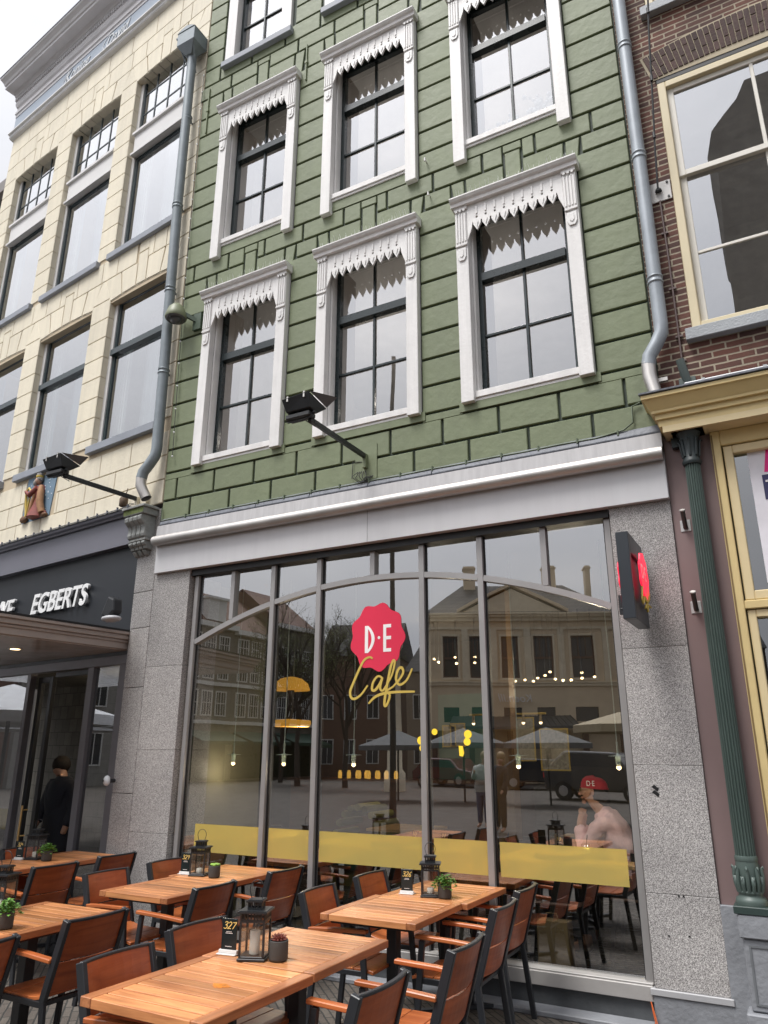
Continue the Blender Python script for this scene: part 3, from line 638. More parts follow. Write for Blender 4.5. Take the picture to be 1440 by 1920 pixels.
# ================================================================ cream building (turned 7.25 degrees); local x = -distance from the corner
CRA = rad(-7.25)
CB = thing('cream_building', 'cream stucco building with tall arched windows and a black shop fascia', 'building', (-6.0,0,0), CRA)
CRM = mat('cream_stucco', (.755,.69,.545), .65, var=.06, vs=1.6, bump=.35, bs=22, streak=.10, island=.04)
CRJ = mat('brown_joint', (.53,.44,.31), .8)
UW = [(1.0, .69), (2.76, .69), (4.56, .69), (6.3, .69)]      # centre distance, half width
LWs = [(.94, .67), (2.70, .68), (4.47, .68)]
Hs = []
for u, h in UW[:3]: Hs.append((-u-h, -u+h, 8.45, 11.82))
for u, h in LWs: Hs.append((-u-h, -u+h, 5.44, 7.62))
UL, UR, CZ0, CZ1 = -5.66, .0, 4.38, 12.86
mb = MB(); grid_wall(mb, UL, UR, CZ0, CZ1, Hs, 0, .22)
mb.quad((UL,0,CZ0),(UL,3,CZ0),(UL,3,CZ1),(UL,0,CZ1))
for a in (-5.66,):
    pass
CW = mb.build('wall', CRJ, CB)
cz = [4.38, 4.67, 4.97, 5.28, 5.585, 5.885, 6.185, 6.485, 6.79, 7.095, 7.40, 7.70, 8.05, 8.40, 8.70, 9.0, 9.3, 9.6, 9.9, 10.2, 10.5, 10.8, 11.1, 11.4, 11.7, 12.05, 12.40, 12.86]
G2 = .0055; cbk = MB()
def cblk(poly): cbk.block(poly, 0, -.014, .004)
def crect(a, b, z0, z1):
    if b-a > .05 and z1-z0 > .03: cblk([(a+G2,z0+G2),(b-G2,z0+G2),(b-G2,z1-G2),(a+G2,z1-G2)])
for i in range(len(cz)-1):
    z0, z1 = cz[i], cz[i+1]; zm = (z0+z1)/2
    rows = None
    if 5.40 < zm < 7.70: rows = LWs
    if 8.42 < zm < 11.72: rows = UW[:3]
    if rows:
        e = [UL]
        for u, h in sorted(rows, key=lambda t: -t[0]): e += [-u-h, -u+h]
        e.append(UR)
        zz0 = max(z0, 5.46 if rows is LWs else 8.46)
        for k in range(0, len(e), 2):
            cbk.block([(e[k]+(G2 if k == 0 else -.0), zz0+G2), (e[k+1]+(.0 if k+1 < len(e)-1 else -G2), zz0+G2), (e[k+1]+(.0 if k+1 < len(e)-1 else -G2), z1-G2), (e[k]+(G2 if k == 0 else 0), z1-G2)], 0, -.014, .004)
            # returns of the blocks into the window reveals
            for q, sgn in ((e[k+1], 1), (e[k], -1)):
                if UL+.01 < q < UR-.01: a, b = sorted((q, q+sgn*.008)); cbk.box(a, b, -.010, .20, zz0+G2, z1-G2)
    elif abs(z0-7.70) < .01 or abs(z0-11.7) < .01:
        W = LWs if z0 < 8 else UW[:3]; e = [UL]; zt = 7.62 if z0 < 8 else 11.82
        for u, h in sorted(W, key=lambda t: -t[0]):
            x = -u
            e += [x-h-.16, x+h+.16]
            # segmental arch of five stones with a raised keystone
            bz = lambda q: z0-.045+.035*(1-((q-x)/h)**2)
            for (p, q, pp, qq) in ((-1, -.62, -1-.16/h, -.72), (-.60, -.17, -.70, -.17), (.17, .60, .17, .70), (.62, 1, .72, 1+.16/h)):
                cblk([(x+p*h, bz(x+p*h)), (x+q*h, bz(x+q*h)), (x+qq*h-(G2 if abs(qq)>.8 else G2), z1-G2), (x+pp*h+G2, z1-G2)])
            cblk([(x-.15*h, bz(x)), (x+.15*h, bz(x)), (x+.15*h, z1+.13), (x-.15*h, z1+.13)])
            # soffit following the arch
            for k in range(8):
                a, b = x-h+2*h*k/8, x-h+2*h*(k+1)/8; m_ = (a+b)/2; cbk.box(a+.004, b-.004, -.004, .2, bz(m_)-.012, bz(m_))
        e.append(UR)
        for k in range(0, len(e), 2):
            l0 = e[k]+G2 if k == 0 else e[k]-.16+G2*2; r0 = e[k+1]-G2 if k+2 >= len(e) else e[k+1]+.16-G2*2
            if e[k+1] > e[k]: cblk([(l0, z0+G2), (r0, z0+G2), (e[k+1]-G2, z1-G2), (e[k]+G2, z1-G2)])
    elif abs(z0-8.05) < .01 or abs(z0-12.05) < .01:
        W = LWs if z0 < 9 else UW[:3]; xs = [UL, -5.3, -4.72, -4.3, -3.72, -3.33, -2.95, -2.5, -1.885, -1.53, -1.09, -.72, -.46, UR]; xs = sorted(set(xs))
        for a, b in zip(xs, xs[1:]):
            segs = [(a, b)]
            for u, h in W:
                ns = []; l, r_ = -u-.15*h-.002, -u+.15*h+.002
                for p, q in segs:
                    if q <= l or p >= r_: ns.append((p, q)); continue
                    if p < l: ns.append((p, l))
                    if q > r_: ns.append((r_, q))
                segs = ns
            for p, q in segs: crect(p, q, z0, z1)
        for u, h in W: crect(-u-.15*h-.012, -u+.15*h+.012, z0+.14, z1)
    else:
        n = 7 if i % 2 else 8; xs = [UL]+[-5.66+(.35 if i % 2 else .62)+.62*k for k in range(9)]; xs = [x for x in xs if x < UR-.15]+[UR]
        for a, b in zip(xs, xs[1:]):
            # leave the niche for the relief
            if 4.6 < zm < 5.28 and a < -2.3 and b > -3.05:
                if a < -3.05: crect(a, -3.06, z0, z1)
                if b > -2.28: crect(-2.27, b, z0, z1)
                continue
            crect(a, b, z0, z1)
cbk.build('stucco_facing', CRM, CW)
GSILL = mat('blue_grey_sill', (.27,.29,.33), .6, bump=.3); FRM = mat('off_white_frame', (.66,.65,.64), .5, var=.05); SG = mat('dark_teal_sash', (.02,.035,.04), .3)
NETC = mat('pale_lightening_net', (.42,.45,.46), .9, var=.1, vs=9, stretch=(3,1,.3))
GLASS_CR = mat_glass('old_glass', (.85,.88,.89), .20, 2.0, wob=.08)
CURT = mat('pale_curtain', (.62,.62,.58), .8, var=.15, vs=20, stretch=(8,1,.4))
for (u, h) in UW[:3]:
    x = -u; a, b = x-h, x+h
    c = MB(); frame_rect(c, a, b, 8.47, 11.86, .075, .13, .19); c.box(a+.075, b-.075, .09, .19, 10.22, 10.60); c.box(a+.05, b-.05, .055, .13, 10.58, 10.63); c.box(a+.05, b-.05, .06, .13, 10.20, 10.24); W = c.build('window', FRM, CB, bev=.004)
    c = MB(); frame_rect(c, a+.075, b-.075, 8.50, 10.20, .05, .15, .185); frame_rect(c, a+.075, b-.075, 10.63, 11.80, .035, .15, .185)
    for k in (1,2,3): xx = a+.075+(2*h-.15)*k/4; c.box(xx-.012, xx+.012, .155, .18, 10.66, 11.77)
    for k in (1,2): zz = 10.63+1.17*k/3; c.box(a+.11, b-.11, .157, .178, zz-.012, zz+.012)
    c.build('sash', SG, W, bev=.002)
    c = MB(); c.box(a+.09, b-.09, .165, .169, 8.52, 10.18); c.box(a+.09, b-.09, .165, .169, 10.65, 11.78); c.pieces('pane', GLASS_CR, W)
    W.location.y = -.055; c = MB(); c.box(a-.08, b+.06, -.015, .175, 8.36, 8.46); c.build('sill', GSILL, W, bev=.006); pane_lightening_net(a+.25, b-.09, 8.5, 11.8, .55, W, NETC, False)
    c = MB(); n = 7
    for k in range(n): c.box(a+.05+.028*k, a+.07+.028*k, .30+.025*(k % 2), .34+.025*(k % 2), 8.5, 11.8)
    c.build('curtain', CURT, W)
for (u, h) in LWs:
    x = -u; a, b = x-h, x+h
    c = MB(); frame_rect(c, a, b, 5.46, 7.74, .075, .13, .19); W = c.build('window', FRM, CB, bev=.004)
    c = MB(); frame_rect(c, a+.075, b-.075, 5.47, 7.66, .05, .15, .185); c.box(a+.075, b-.075, .10, .185, 6.80, 6.89); c.build('sash', SG, W, bev=.003)
    c = MB(); c.box(a+.09, b-.09, .165, .169, 5.5, 7.64); c.pieces('pane', GLASS_CR, W)
    W.location.y = -.055; c = MB(); c.box(a-.02, b+.03, -.015, .175, 5.34, 5.445); c.build('sill', GSILL, W, bev=.006); pane_lightening_net(a+.25, b-.09, 5.5, 7.6, .55, W, NETC, False)
    c = MB()
    for k in range(7): c.box(a+.05+.028*k, a+.07+.028*k, .30+.025*(k % 2), .34+.025*(k % 2), 5.5, 7.6)
    c.build('curtain', CURT, W)
c = MB()
for z0, z1 in ((4.9, 8.1), (8.25, 12.6)):
    c.quad((UL,4,z0),(UR,4,z0),(UR,4,z1),(UL,4,z1)); c.quad((UL,.2,z0),(UR,.2,z0),(UR,4,z0),(UL,4,z0)); c.quad((UL,.2,z1),(UR,.2,z1),(UR,4,z1),(UL,4,z1))
    for x in (UL, UR): c.quad((x,.2,z0),(x,4,z0),(x,4,z1),(x,.2,z1))
c.build('upper_room', DARKROOM, CB)
# cornice and frieze
FRZ = mat('blue_grey_frieze', (.36,.42,.50), .55, var=.06, stretch=(.4,1,9)); CORN = mat('cornice_paint', (.62,.61,.62), .5, var=.08)
c = MB(); c.box(-5.66, .0, -.05, .6, 12.90, 13.30); FZ = c.build('frieze', FRZ, CB)
c = MB(); c.prism([(.0,12.78),(-.07,12.80),(-.085,12.82),(-.085,12.86),(-.12,12.875),(-.12,12.90),(.0,12.90)], -5.70, .0, 'yz'); c.box(-5.68, 0, -.065, .6, 12.901, 12.915); c.build('string_moulding', mat('white_moulding', (.72,.72,.72), .5), CB)
prof = [(.5,13.30),(-.06,13.30),(-.06,13.36),(-.08,13.37),(-.08,13.42),(-.055,13.43),(-.055,13.52),(-.08,13.55),(-.10,13.60),(-.10,13.74),(-.13,13.76),(-.14,13.80),(-.17,13.835),(-.31,13.84),(-.31,13.90),(-.33,13.91),(-.35,13.95),(-.385,13.985),(-.41,14.0),(-.42,14.03),(.5,14.06)]
c = MB()
xe = 0.0
# mitred left return: profile swept along the front and round the free corner
V = []; 
for (y, z) in prof: V.append(((xe, y, z), (-5.64+min(y, 0)*.3, y, z), (-5.64+min(y, 0)*.3, .5, z)))
n = len(prof); vs = [p for t in V for p in t]; fs = []
for i in range(n-1):
    fs += [(3*i, 3*i+1, 3*i+4, 3*i+3), (3*i+1, 3*i+2, 3*i+5, 3*i+4)]
c.add(vs, fs); CO = c.build('cornice', CORN, CB)
c = MB()
for k in range(92): x = -5.66+.0613*k; c.box(x, x+.034, -.127, -.10, 13.66, 13.725)
c.build('dentil', CORN, CO)
c = MB(); c.box(-5.77, 0, -.428, -.36, 14.032, 14.046); c.build('cornice_capping', LEAD, CO)
SCR = mat('silver_script', (.72,.74,.76), .4)
def T(x, y, z, s=1): return Matrix.Translation((x, y, z)) @ XZ
text_mesh('Koning', .34, .012, 'script_letters', SCR, FZ, T(-3.95, -.058, 13.02), shear=.45, xs=.72, space=1.05)
text_mesh('David', .34, .012, 'script_letters', SCR, FZ, T(-2.72, -.058, 13.02), shear=.45, xs=.72, space=1.05)
c = MB(); ribbon(c, [(-4.0,13.10),(-3.9,13.22),(-3.86,13.3)], .015, .01, -.058); ribbon(c, [(-2.75,13.0),(-2.8,13.15),(-2.6,13.33),(-2.5,13.3)], .015, .01, -.058); c.build('script_flourish', SCR, FZ)
# shop fascia
FAS = mat('purple_grey_fascia', (.155,.155,.185), .5, var=.06); SB = mat('black_signboard', (.014,.017,.022), .45)
c = MB(); c.box(-5.6, -.42, -.02, .14, 3.98, 4.32); c.prism([(.0,4.32),(-.05,4.32),(-.06,4.34),(-.09,4.355),(-.10,4.385),(.0,4.40)], -5.6, -.42, 'yz'); FA = c.build('fascia', FAS, CB, bev=.003)
c = MB(); c.prism([(.0,4.402),(-.11,4.386),(-.112,4.392),(.0,4.412)], -5.62, -.42, 'yz')
c.tube([(-5.6,-.115,4.40),(-.44,-.115,4.40)], .006, 6)
for k in range(26): c.box(-5.5+.2*k, -5.49+.2*k, -.122, -.10, 4.39, 4.43)
c.build('lead_flashing', LEAD, FA)
c = MB(); c.box(-5.6, -.36, .06, .2, 2.72, 3.98); SBo = c.build('signboard', SB, CB)
LET = mat('white_sign_letter', (.86,.86,.86), .45); SIDE = mat('black_letter_side', (.01,.01,.012), .5)
for t, x in (('DOUWE', -4.30), ('EGBERTS', -2.62)):
    o = text_mesh(t, .355, .03, 'sign_letters', LET, SBo, T(x+.10, .02, 3.372), shear=.22, bold=.006, xs=.86 if t == 'EGBERTS' else .9)
# door screen
DFR = mat('grey_purple_frame', (.16,.155,.17), .4, metal=.3); DG = mat_glass('door_glass', (.75,.77,.78), .16, 1.9, wob=.01)
c = MB()
for (a, b) in ((-2.435,-2.36),(-1.15,-1.04),(-.56,-.36)): c.box(a, b, .06, .14, .0, 2.72)
c.box(-5.6, -.36, .055, .145, 2.62, 2.72); c.box(-5.6, -.36, .06, .14, 0.0, .10); DS = c.build('door_frame', DFR, CB, bev=.004)
c = MB(); c.box(-1.04, -.56, .10, .106, .10, 2.62); c.box(-5.0, -2.435, .10, .106, .10, 2.62); c.pieces('pane', DG, DS)
c = MB(); c.box(-4.9, -2.45, .112, .113, .82, 1.05); c.build('gold_band', GOLDFILM, DS)
DL = MB(); frame_rect(DL, -2.34, -2.02, .05, 2.58, .07, .16, .21); DL.box(-1.96, -1.15, .15, .2, 2.56, 2.62); D1 = DL.build('door', DARKM, CB, bev=.004)
c = MB(); c.tube([(-2.20,.10,.72),(-2.20,.10,1.10)], .013, 10); c.tube([(-2.20,.10,.77),(-2.20,.17,.77)], .009); c.tube([(-2.20,.10,1.05),(-2.20,.17,1.05)], .009); c.build('handle', mat('brass', (.75,.50,.22), .3, metal=.9), D1)
c = MB(); c.quad((-5.6,2.0,0),(-.3,2.0,0),(-.3,2.0,2.9),(-5.6,2.0,2.9)); c.quad((-.3,.2,0),(-.3,2.0,0),(-.3,2.0,2.9),(-.3,.2,2.9)); c.quad((-5.6,.2,2.7),(-.3,.2,2.7),(-.3,2.0,2.7),(-5.6,2.0,2.7)); c.build('entrance_hall', mat_brick('tiled_hall_wall', (.10,.095,.08), (.15,.14,.12), (.06,.06,.05), bw=.2, rh=.2, ms=.006, bump=.2), CB)
c = MB(); c.box(-2.05, -1.87, 1.97, 1.99, 1.83, 2.07); c.build('red_notice', mat('red_notice', (.40,.05,.06), .6), CB)
c = MB(); c.box(-1.75, -1.60, 1.97, 1.99, 1.86, 2.04); c.build('grey_notice', mat('grey_notice', (.22,.22,.24), .6), CB)
for (x, y) in ((-2.0,1.2),(-1.0,1.6)):
    l = bpy.data.lights.new('hall_light', 'POINT'); l.energy = 6; l.color = (1,.84,.62); l.shadow_soft_size = .03; lo = bpy.data.objects.new('hall_light', l); sc.collection.objects.link(lo); lo.parent = CB; lo.location = (x, y, 2.45)
    c = MB(); c.ball((x, y, 2.5), .035, 8); c.ball((x-.18, y+.1, 2.52), .03, 8); c.ball((x+.22, y+.1, 2.5), .03, 8); c.pieces('bulb', BULB, CB, world=False)
# canopy over the entrance
CAN = mat('beige_canopy', (.38,.33,.30), .5, var=.06)
c = MB(); pr = [(0,2.795),(.0,2.84),(-.03,2.85),(-.03,2.885),(-.06,2.91),(-.075,2.955),(-.075,2.985),(0,2.985)]
# front and side mouldings around a slab projecting 2.6 m from the wall
x0, x1, y0, y1 = -5.2, -.42, -2.6, .05
c.box(x0, x1, y0, y1, 2.77, 2.95)
for (dx, z0, z1) in ((.02,2.84,2.87),(.045,2.87,2.92),(.07,2.92,2.955)): c.box(x1, x1+dx, y0-dx, y1, z0, z1); c.box(x0, x1, y0-dx, y0, z0, z1)
CN = c.build('canopy', CAN, CB, bev=.008, seg=2)
c = MB(); c.box(x0, x1+.075, y0-.075, y1, 2.956, 2.973); c.build('bitumen_edge', GASKET, CN)
SOF = mat('glossy_soffit', (.50,.44,.40), .18)
c = MB(); c.box(x0+.03, x1-.03, y0+.03, y1, 2.762, 2.769); c.build('soffit', SOF, CN)
for (x, y) in ((-1.3,-.75),(-2.7,-.75),(-1.3,-2.0),(-2.7,-2.0)):
    c = MB(); c.tube([(x,y,2.756),(x,y,2.765)], .075, 20); s_ = c.build('downlight', mat('downlight_rim', (.5,.5,.5), .3), CN); c = MB(); c.tube([(x,y,2.753),(x,y,2.76)], .05, 16); c.build('bulb', BULB, s_)
# narrow granite pier and scrolled console on the corner, world aligned with the cream front
c = MB(); zs = [.08, 1.3, 2.35, 2.98, 3.38, 4.32]
for a, b in zip(zs, zs[1:]): c.box(-.355, -.018, -.005, .35, a+.003, b-.003)
c.build('corner_pier', GRAN, CB, bev=.003)
c = MB(); c.box(-.36, -.012, -.012, .35, 0, .079); c.build('pier_base', STONE, CB, bev=.003)
CON = mat('weathered_stone', (.27,.28,.27), .75, var=.3, vs=9, bump=.6, bs=25)
c = MB(); c.box(-.56, -.02, -.36, -.0, 4.30, 4.34); c.box(-.53, -.05, -.33, 0, 4.20, 4.30)
sp = [(-.0,4.20),(-.30,4.20),(-.33,4.16),(-.32,4.11),(-.28,4.07),(-.24,4.04),(-.225,4.00),(-.225,3.95),(-.235,3.90),(-.22,3.86),(-.18,3.84),(0,3.84)]
for k in range(4): c.prism([(y*(1-.0*k), z) for y, z in sp], -.50+.105*k, -.41+.105*k, 'yz', smooth=False)
c.prism([(y*.93, z) for y, z in sp], -.50, -.09, 'yz')
c.box(-.50, -.09, -.20, 0, 3.80, 3.84)
for k in range(4): c.prism([(0,3.80),(-.19,3.80),(-.20,3.76),(-.17,3.73),(-.14,3.72),(-.13,3.68),(0,3.66)], -.49+.1*k, -.41+.1*k, 'yz')
for k in range(3): c.prism([(0,3.66),(-.12,3.66),(-.06,3.60),(0,3.58)], -.47+.12*k, -.39+.12*k, 'yz')
def shrink(m): m.v = [(-.24+(x+.29)*.74, y*.62, 4.33-(4.34-z)*.72) for x, y, z in m.v]; return m
shrink(c).build('console', CON, CB, bev=.005)
c = MB(); c.box(-.53, -.05, -.3325, -.3305, 4.215, 4.30); shrink(c).build('moss', mat('moss', (.12,.15,.05), .9, var=.5, vs=20), CB)
# low neighbour glimpsed at the left edge
NB = thing('far_neighbour_building', 'low dark gutter edge of the next house at the far left', 'building', (-13.4, 2.0, 0), CRA)
c = MB(); c.box(-4, .1, 0, 6, 0, 13.2); nb = c.build('wall', mat('neighbour_wall', (.35,.33,.31), .7), NB, world=False)
c = MB(); c.box(-4, .3, -.3, 6.1, 13.2, 13.5); c.box(-4, .2, -.2, 6.1, 13.5, 13.7); c.build('gutter', mat('neighbour_gutter', (.2,.18,.17), .6), NB, world=False)
# ---------------------------------------------------------------- relief of the harpist king
def cl(u, y, z): # cream local -> world
    v = Matrix.Rotation(CRA, 3, 'Z') @ Vector((-u, y, 0)); return (v.x-6.0, v.y, z)
RP = thing('relief_plaque', 'painted relief of a bearded figure in red robe playing a golden harp on starry blue', 'relief', cl(2.68, 0, 4.66), CRA)
c = MB(); c.prism([(-.37,0),(.30,.02),(.37,.62),(-.36,.66)], -.012, .0); bk = c.build('backing', mat('starry_blue', (.16,.24,.32), .7), RP, world=False)
c = MB()
for k in range(46):
    x, z = random.uniform(-.33,.31), random.uniform(.05,.6); c.tube([(x,-.016,z),(x,-.012,z)], .008, 5)
c.build('star', mat('star_white', (.8,.82,.85), .6), bk, world=False)
c = MB(); c.lathe([(.14,.02),(.12,.08),(.08,.2),(.062,.3),(.08,.38),(.068,.45),(.03,.49)], (.04,-.02,0), 14); c.ball((.16,-.03,.06), .07, 10, (1.4,.6,.7)); c.tube([(.05,-.08,.43),(-.08,-.12,.34),(-.16,-.12,.40)], [.045,.035,.025], 8)
c.build('robe', mat('terracotta_robe', (.22,.055,.045), .7, var=.3, vs=18), RP, world=False)
c = MB(); c.ball((-.0,-.06,.545), .048, 12, (1,1,1.2)); c.tube([(-.16,-.12,.40),(-.19,-.12,.42)], .018, 6); c.build('head', mat('relief_skin', (.42,.26,.19), .7), RP, world=False)
c = MB(); c.ball((-.02,-.085,.51), .035, 10, (.8,1,1.4)); c.ball((.015,-.05,.57), .05, 10, (1,1,.9)); c.lathe([(.03,.0),(.045,.05),(.03,.06)], (.01,-.055,.595), 8); c.build('beard', mat('grey_hair', (.25,.24,.23), .8), RP, world=False)
c = MB(); c.tube([(-.12,-.10,.05),(-.17,-.10,.25),(-.20,-.10,.42),(-.14,-.10,.46),(-.07,-.10,.40)], .015, 8); c.tube([(-.07,-.10,.40),(-.10,-.10,.2),(-.12,-.10,.05)], .012, 8)
for k in range(5): c.tube([(-.18+.02*k,-.10,.42-.01*k),(-.165+.012*k,-.10,.22-.03*k)], .003, 5)
c.build('harp', GOLD, RP, world=False)
c = MB(); c.ball((-.27,-.04,.05), .06, 10, (1.5,.6,.9)); c.ball((.22,-.04,.03), .05, 10, (1.8,.7,.6)); c.build('shoe', mat('relief_brown', (.16,.08,.04), .7), RP, world=False)
c = MB(); c.tube([(.07,-.05,.46),(.12,-.07,.36),(.13,-.07,.22),(.20,-.06,.06)], [.03,.045,.05,.045], 8); c.tube([(.0,-.075,.40),(-.02,-.09,.25),(-.04,-.10,.06)], [.02,.03,.03], 8); c.build('cloak', mat('ochre_cloak', (.33,.17,.08), .7, var=.3, vs=20), RP, world=False)
c = MB(); c.lathe([(.045,0),(.05,.015),(.048,.03)], (.01,-.055,.59), 10); c.build('crown', GOLD, RP, world=False)
# ================================================================ right-hand brick building
RB = thing('brick_building', 'dark brick house above a yellow shopfront with a green fluted column', 'building', (-.6,0,0))
BRK = mat_brick('dark_brick', (.080,.038,.031), (.150,.060,.042), (.38,.32,.24), bw=.2, rh=.0575, ms=.008, dirt=.5)
RX0, RX1 = -.62, 3.2
mb = MB(); RH = [(-.325, 1.30, 4.93, 7.56), (-.33, 1.30, 8.38, 10.4)]
grid_wall(mb, RX0, RX1, 4.34, 13.4, RH, 0, .12); mb.quad((RX1,0,4.34),(RX1,4,4.34),(RX1,4,13.4),(RX1,0,13.4)); mb.quad((RX0,0,4.34),(RX0,1,4.34),(RX0,1,13.4),(RX0,0,13.4)); RW = mb.build('wall', BRK, RB, world=False); RW.location = (.6,0,0)
# gauged flat arch: each voussoir a brick of its own island
c = MB(); n = 38; zc0, zc1 = 7.56, 7.84
for k in range(n):
    t0, t1 = k/n, (k+1)/n; g_ = .007
    def px(t, z): return .49+(-.84+1.68*t)*(1 if z < 7.7 else 1.085)
    def pz(t, z): return z+.09*(1-(2*t-1)**2)*(1 if z > 7.7 else .55)
    zmid = (zc0+zc1)/2+(.05 if k % 2 else -.05)
    for za, zb in ((zc0, zmid), (zmid+.01, zc1)):
        f0 = (za-zc0)/(zc1-zc0); f1 = (zb-zc0)/(zc1-zc0)
        P = lambda t, f: (px(t, 0)*(1-f)+px(t, 9)*f, pz(t, 0 if f < .5 else 9)+0*f-(0 if f<.5 else 9)+zc0*(1-f)+zc1*f if False else (zc0+(zc1-zc0)*f)+.09*(1-(2*t-1)**2)*(.55+.45*f))
        a, b, d, e_ = P(t0, f0), P(t1, f0), P(t1, f1), P(t0, f1)
        c.prism([(a[0]+g_, a[1]), (b[0], b[1]), (d[0], d[1]), (e_[0]+g_, e_[1])], -.012, .06)
AR = c.build('arch_brick', mat('arch_brick', (.072,.042,.038), .85, var=.3, vs=8, island=.3, bump=.6), RW, world=False, bev=.002)
c = MB(); c.prism([P2_ for P2_ in [(-.36,7.545),(1.34,7.545),(1.42,7.85),(.95,7.93),(.49,7.955),(.03,7.93),(-.44,7.85)]], -.004, .0); c.build('arch_mortar', mat('pale_mortar', (.46,.40,.29), .9), RW, world=False)
YEL = mat('pale_yellow_paint', (.66,.57,.38), .5, var=.06); CRF = mat('cream_window_paint', (.74,.71,.64), .45, var=.05)
GLASS_R = mat_glass('brick_house_glass', (.8,.82,.84), .22, 2.0, wob=.03)
def brick_window(z0, z1, zr):
    c = MB(); frame_rect(c, -.325, 1.30, z0, z1, .07, -.0, .10); W = c.build('window', YEL, RB, bev=.006)
    c = MB(); frame_rect(c, -.255, 1.23, zr-.05, z1-.07, .055, .04, .085); frame_rect(c, -.255, 1.23, z0+.02, zr+.03, .055, .07, .11); c.box(.415, .445, .045, .08, zr, z1-.1); c.box(.415, .445, .075, .105, z0+.08, zr-.02)
    zb = z0+(zr-z0)*.48
    c.box(-.20, .415, .078, .10, zb-.014, zb+.014); c.box(.445, 1.18, .078, .10, zb-.014, zb+.014); c.build('sash', CRF, W, bev=.004)
    c = MB(); c.box(-.21, 1.19, .060, .063, zr, z1-.12); c.box(-.21, 1.19, .09, .093, z0+.07, zr-.02); c.pieces('pane', GLASS_R, W)
    c = MB(); c.box(-.375, 1.37, -.07, .05, z0-.105, z0-.002); c.build('sill', mat('pale_stone_sill', (.36,.38,.40), .6, bump=.4), W, bev=.005)
    c = MB(); c.box(-.335, 1.31, -.0, .12, z1+.001, z1+.05); c.build('head_gap', GASKET, W)
brick_window(4.93, 7.50, 6.51); brick_window(8.40, 10.36, 9.5)
c = MB()
for z0, z1 in ((4.5, 7.9), (8.1, 11)):
    c.quad((RX0+.05,3,z0),(RX1,3,z0),(RX1,3,z1),(RX0+.05,3,z1)); c.quad((RX0+.05,.13,z0),(RX1,.13,z0),(RX1,3,z0),(RX0+.05,3,z0)); c.quad((RX0+.05,.13,z1),(RX1,.13,z1),(RX1,3,z1),(RX0+.05,3,z1)); c.quad((RX0+.05,.13,z0),(RX0+.05,3,z0),(RX0+.05,3,z1),(RX0+.05,.13,z1)); c.quad((RX1-.05,.13,z0),(RX1-.05,3,z0),(RX1-.05,3,z1),(RX1-.05,.13,z1))
c.build('upper_room', DARKROOM, RB)
l = bpy.data.lights.new('room_fill_light', 'POINT'); l.energy = 8; l.color = (1,.90,.78); l.shadow_soft_size = .02; lo = bpy.data.objects.new('room_fill_light', l); sc.collection.objects.link(lo); lo.location = (2.4, 1.6, 7.3)  # added unseen light to brighten the room behind the brick house window
# yellow cornice
OCR = mat('ochre_paint', (.64,.50,.24), .5, var=.08, bump=.15, bs=20); OCL = mat('light_ochre_paint', (.68,.56,.33), .5, var=.06)
pr = [(.1,4.08),(-.18,4.08),(-.18,4.13),(-.20,4.135),(-.20,4.175),(-.225,4.18),(-.225,4.20),(-.235,4.215),(-.25,4.24),(-.265,4.265),(-.275,4.28),(-.29,4.285),(-.29,4.315),(.1,4.36)]
c = MB(); vs = []; fs = []
for (y, z) in pr: e_ = -.645+ (min(y, 0)+.18)*.85; vs += [(3.2,y,z),(e_,y,z),(e_,.1,z)]
for i in range(len(pr)-1): fs += [(3*i,3*i+1,3*i+4,3*i+3),(3*i+1,3*i+2,3*i+5,3*i+4)]
c.add(vs, fs); CR = c.build('cornice', OCR, RB)
c = MB(); vs = []
pq = [(.0,4.37),(-.30,4.32),(-.305,4.324),(-.305,4.336),(-.28,4.34),(.0,4.385)]
for (y, z) in pq: vs += [(3.2,y,z),(-.75,y,z)]
c.add(vs, [(2*i,2*i+1,2*i+3,2*i+2) for i in range(5)]+[(1,3,5,7,9,11)]); c.build('cornice_lead', LEAD, CR)
c = MB(); c.tube([(-.42,-.2,4.385),(3.2,-.2,4.385)], .011, 8)
for k in range(9): c.box(-.3+.42*k, -.275+.42*k, -.212, -.188, 4.35, 4.40)
c.build('cable_duct', mat('galvanised', (.45,.46,.47), .45, metal=.5), CR)
c = MB(); c.box(-.62, 3.2, -.18, .1, 4.03, 4.08); c.build('cornice_soffit', OCL, CR)
# purple strip pier, column, plinth
c = MB(); c.box(-.649, -.31, .02, .5, .765, 4.07); c.build('purple_pilaster', mat('purple_brown_paint', (.225,.155,.15), .55, var=.07, vs=1.5), RB)
CG = mat('verdigris_column', (.075,.105,.094), .45, var=.12, vs=5); CGD = mat('dark_capital', (.022,.032,.034), .5, var=.3)
cx, cy = -.455, -.055
c = MB(); fl = 20; ring = []
for k in range(fl):
    for q_, rr_ in ((0, 1), (.16, 1), (.30, .84), (.58, .79), (.86, .84)): ring.append((2*pi*(k+q_)/fl, rr_))
vs = [(cx+r0*rr_*cos(a_), cy+r0*rr_*sin(a_), z_) for r0, z_ in ((.062,1.07),(.0615,1.4),(.060,2.4),(.054,3.78)) for a_, rr_ in ring]; n_ = len(ring)
c.add(vs, [(i*n_+k, i*n_+(k+1) % n_, (i+1)*n_+(k+1) % n_, (i+1)*n_+k) for i in range(3) for k in range(n_)]); CL = c.build('column', CG, RB)
c = MB(); c.lathe([(.068,1.045),(.070,1.06),(.066,1.075)], (cx,cy,0), 24); c.lathe([(.060,.86),(.066,.90),(.072,.95),(.070,1.0),(.066,1.045)], (cx,cy,0), 20)
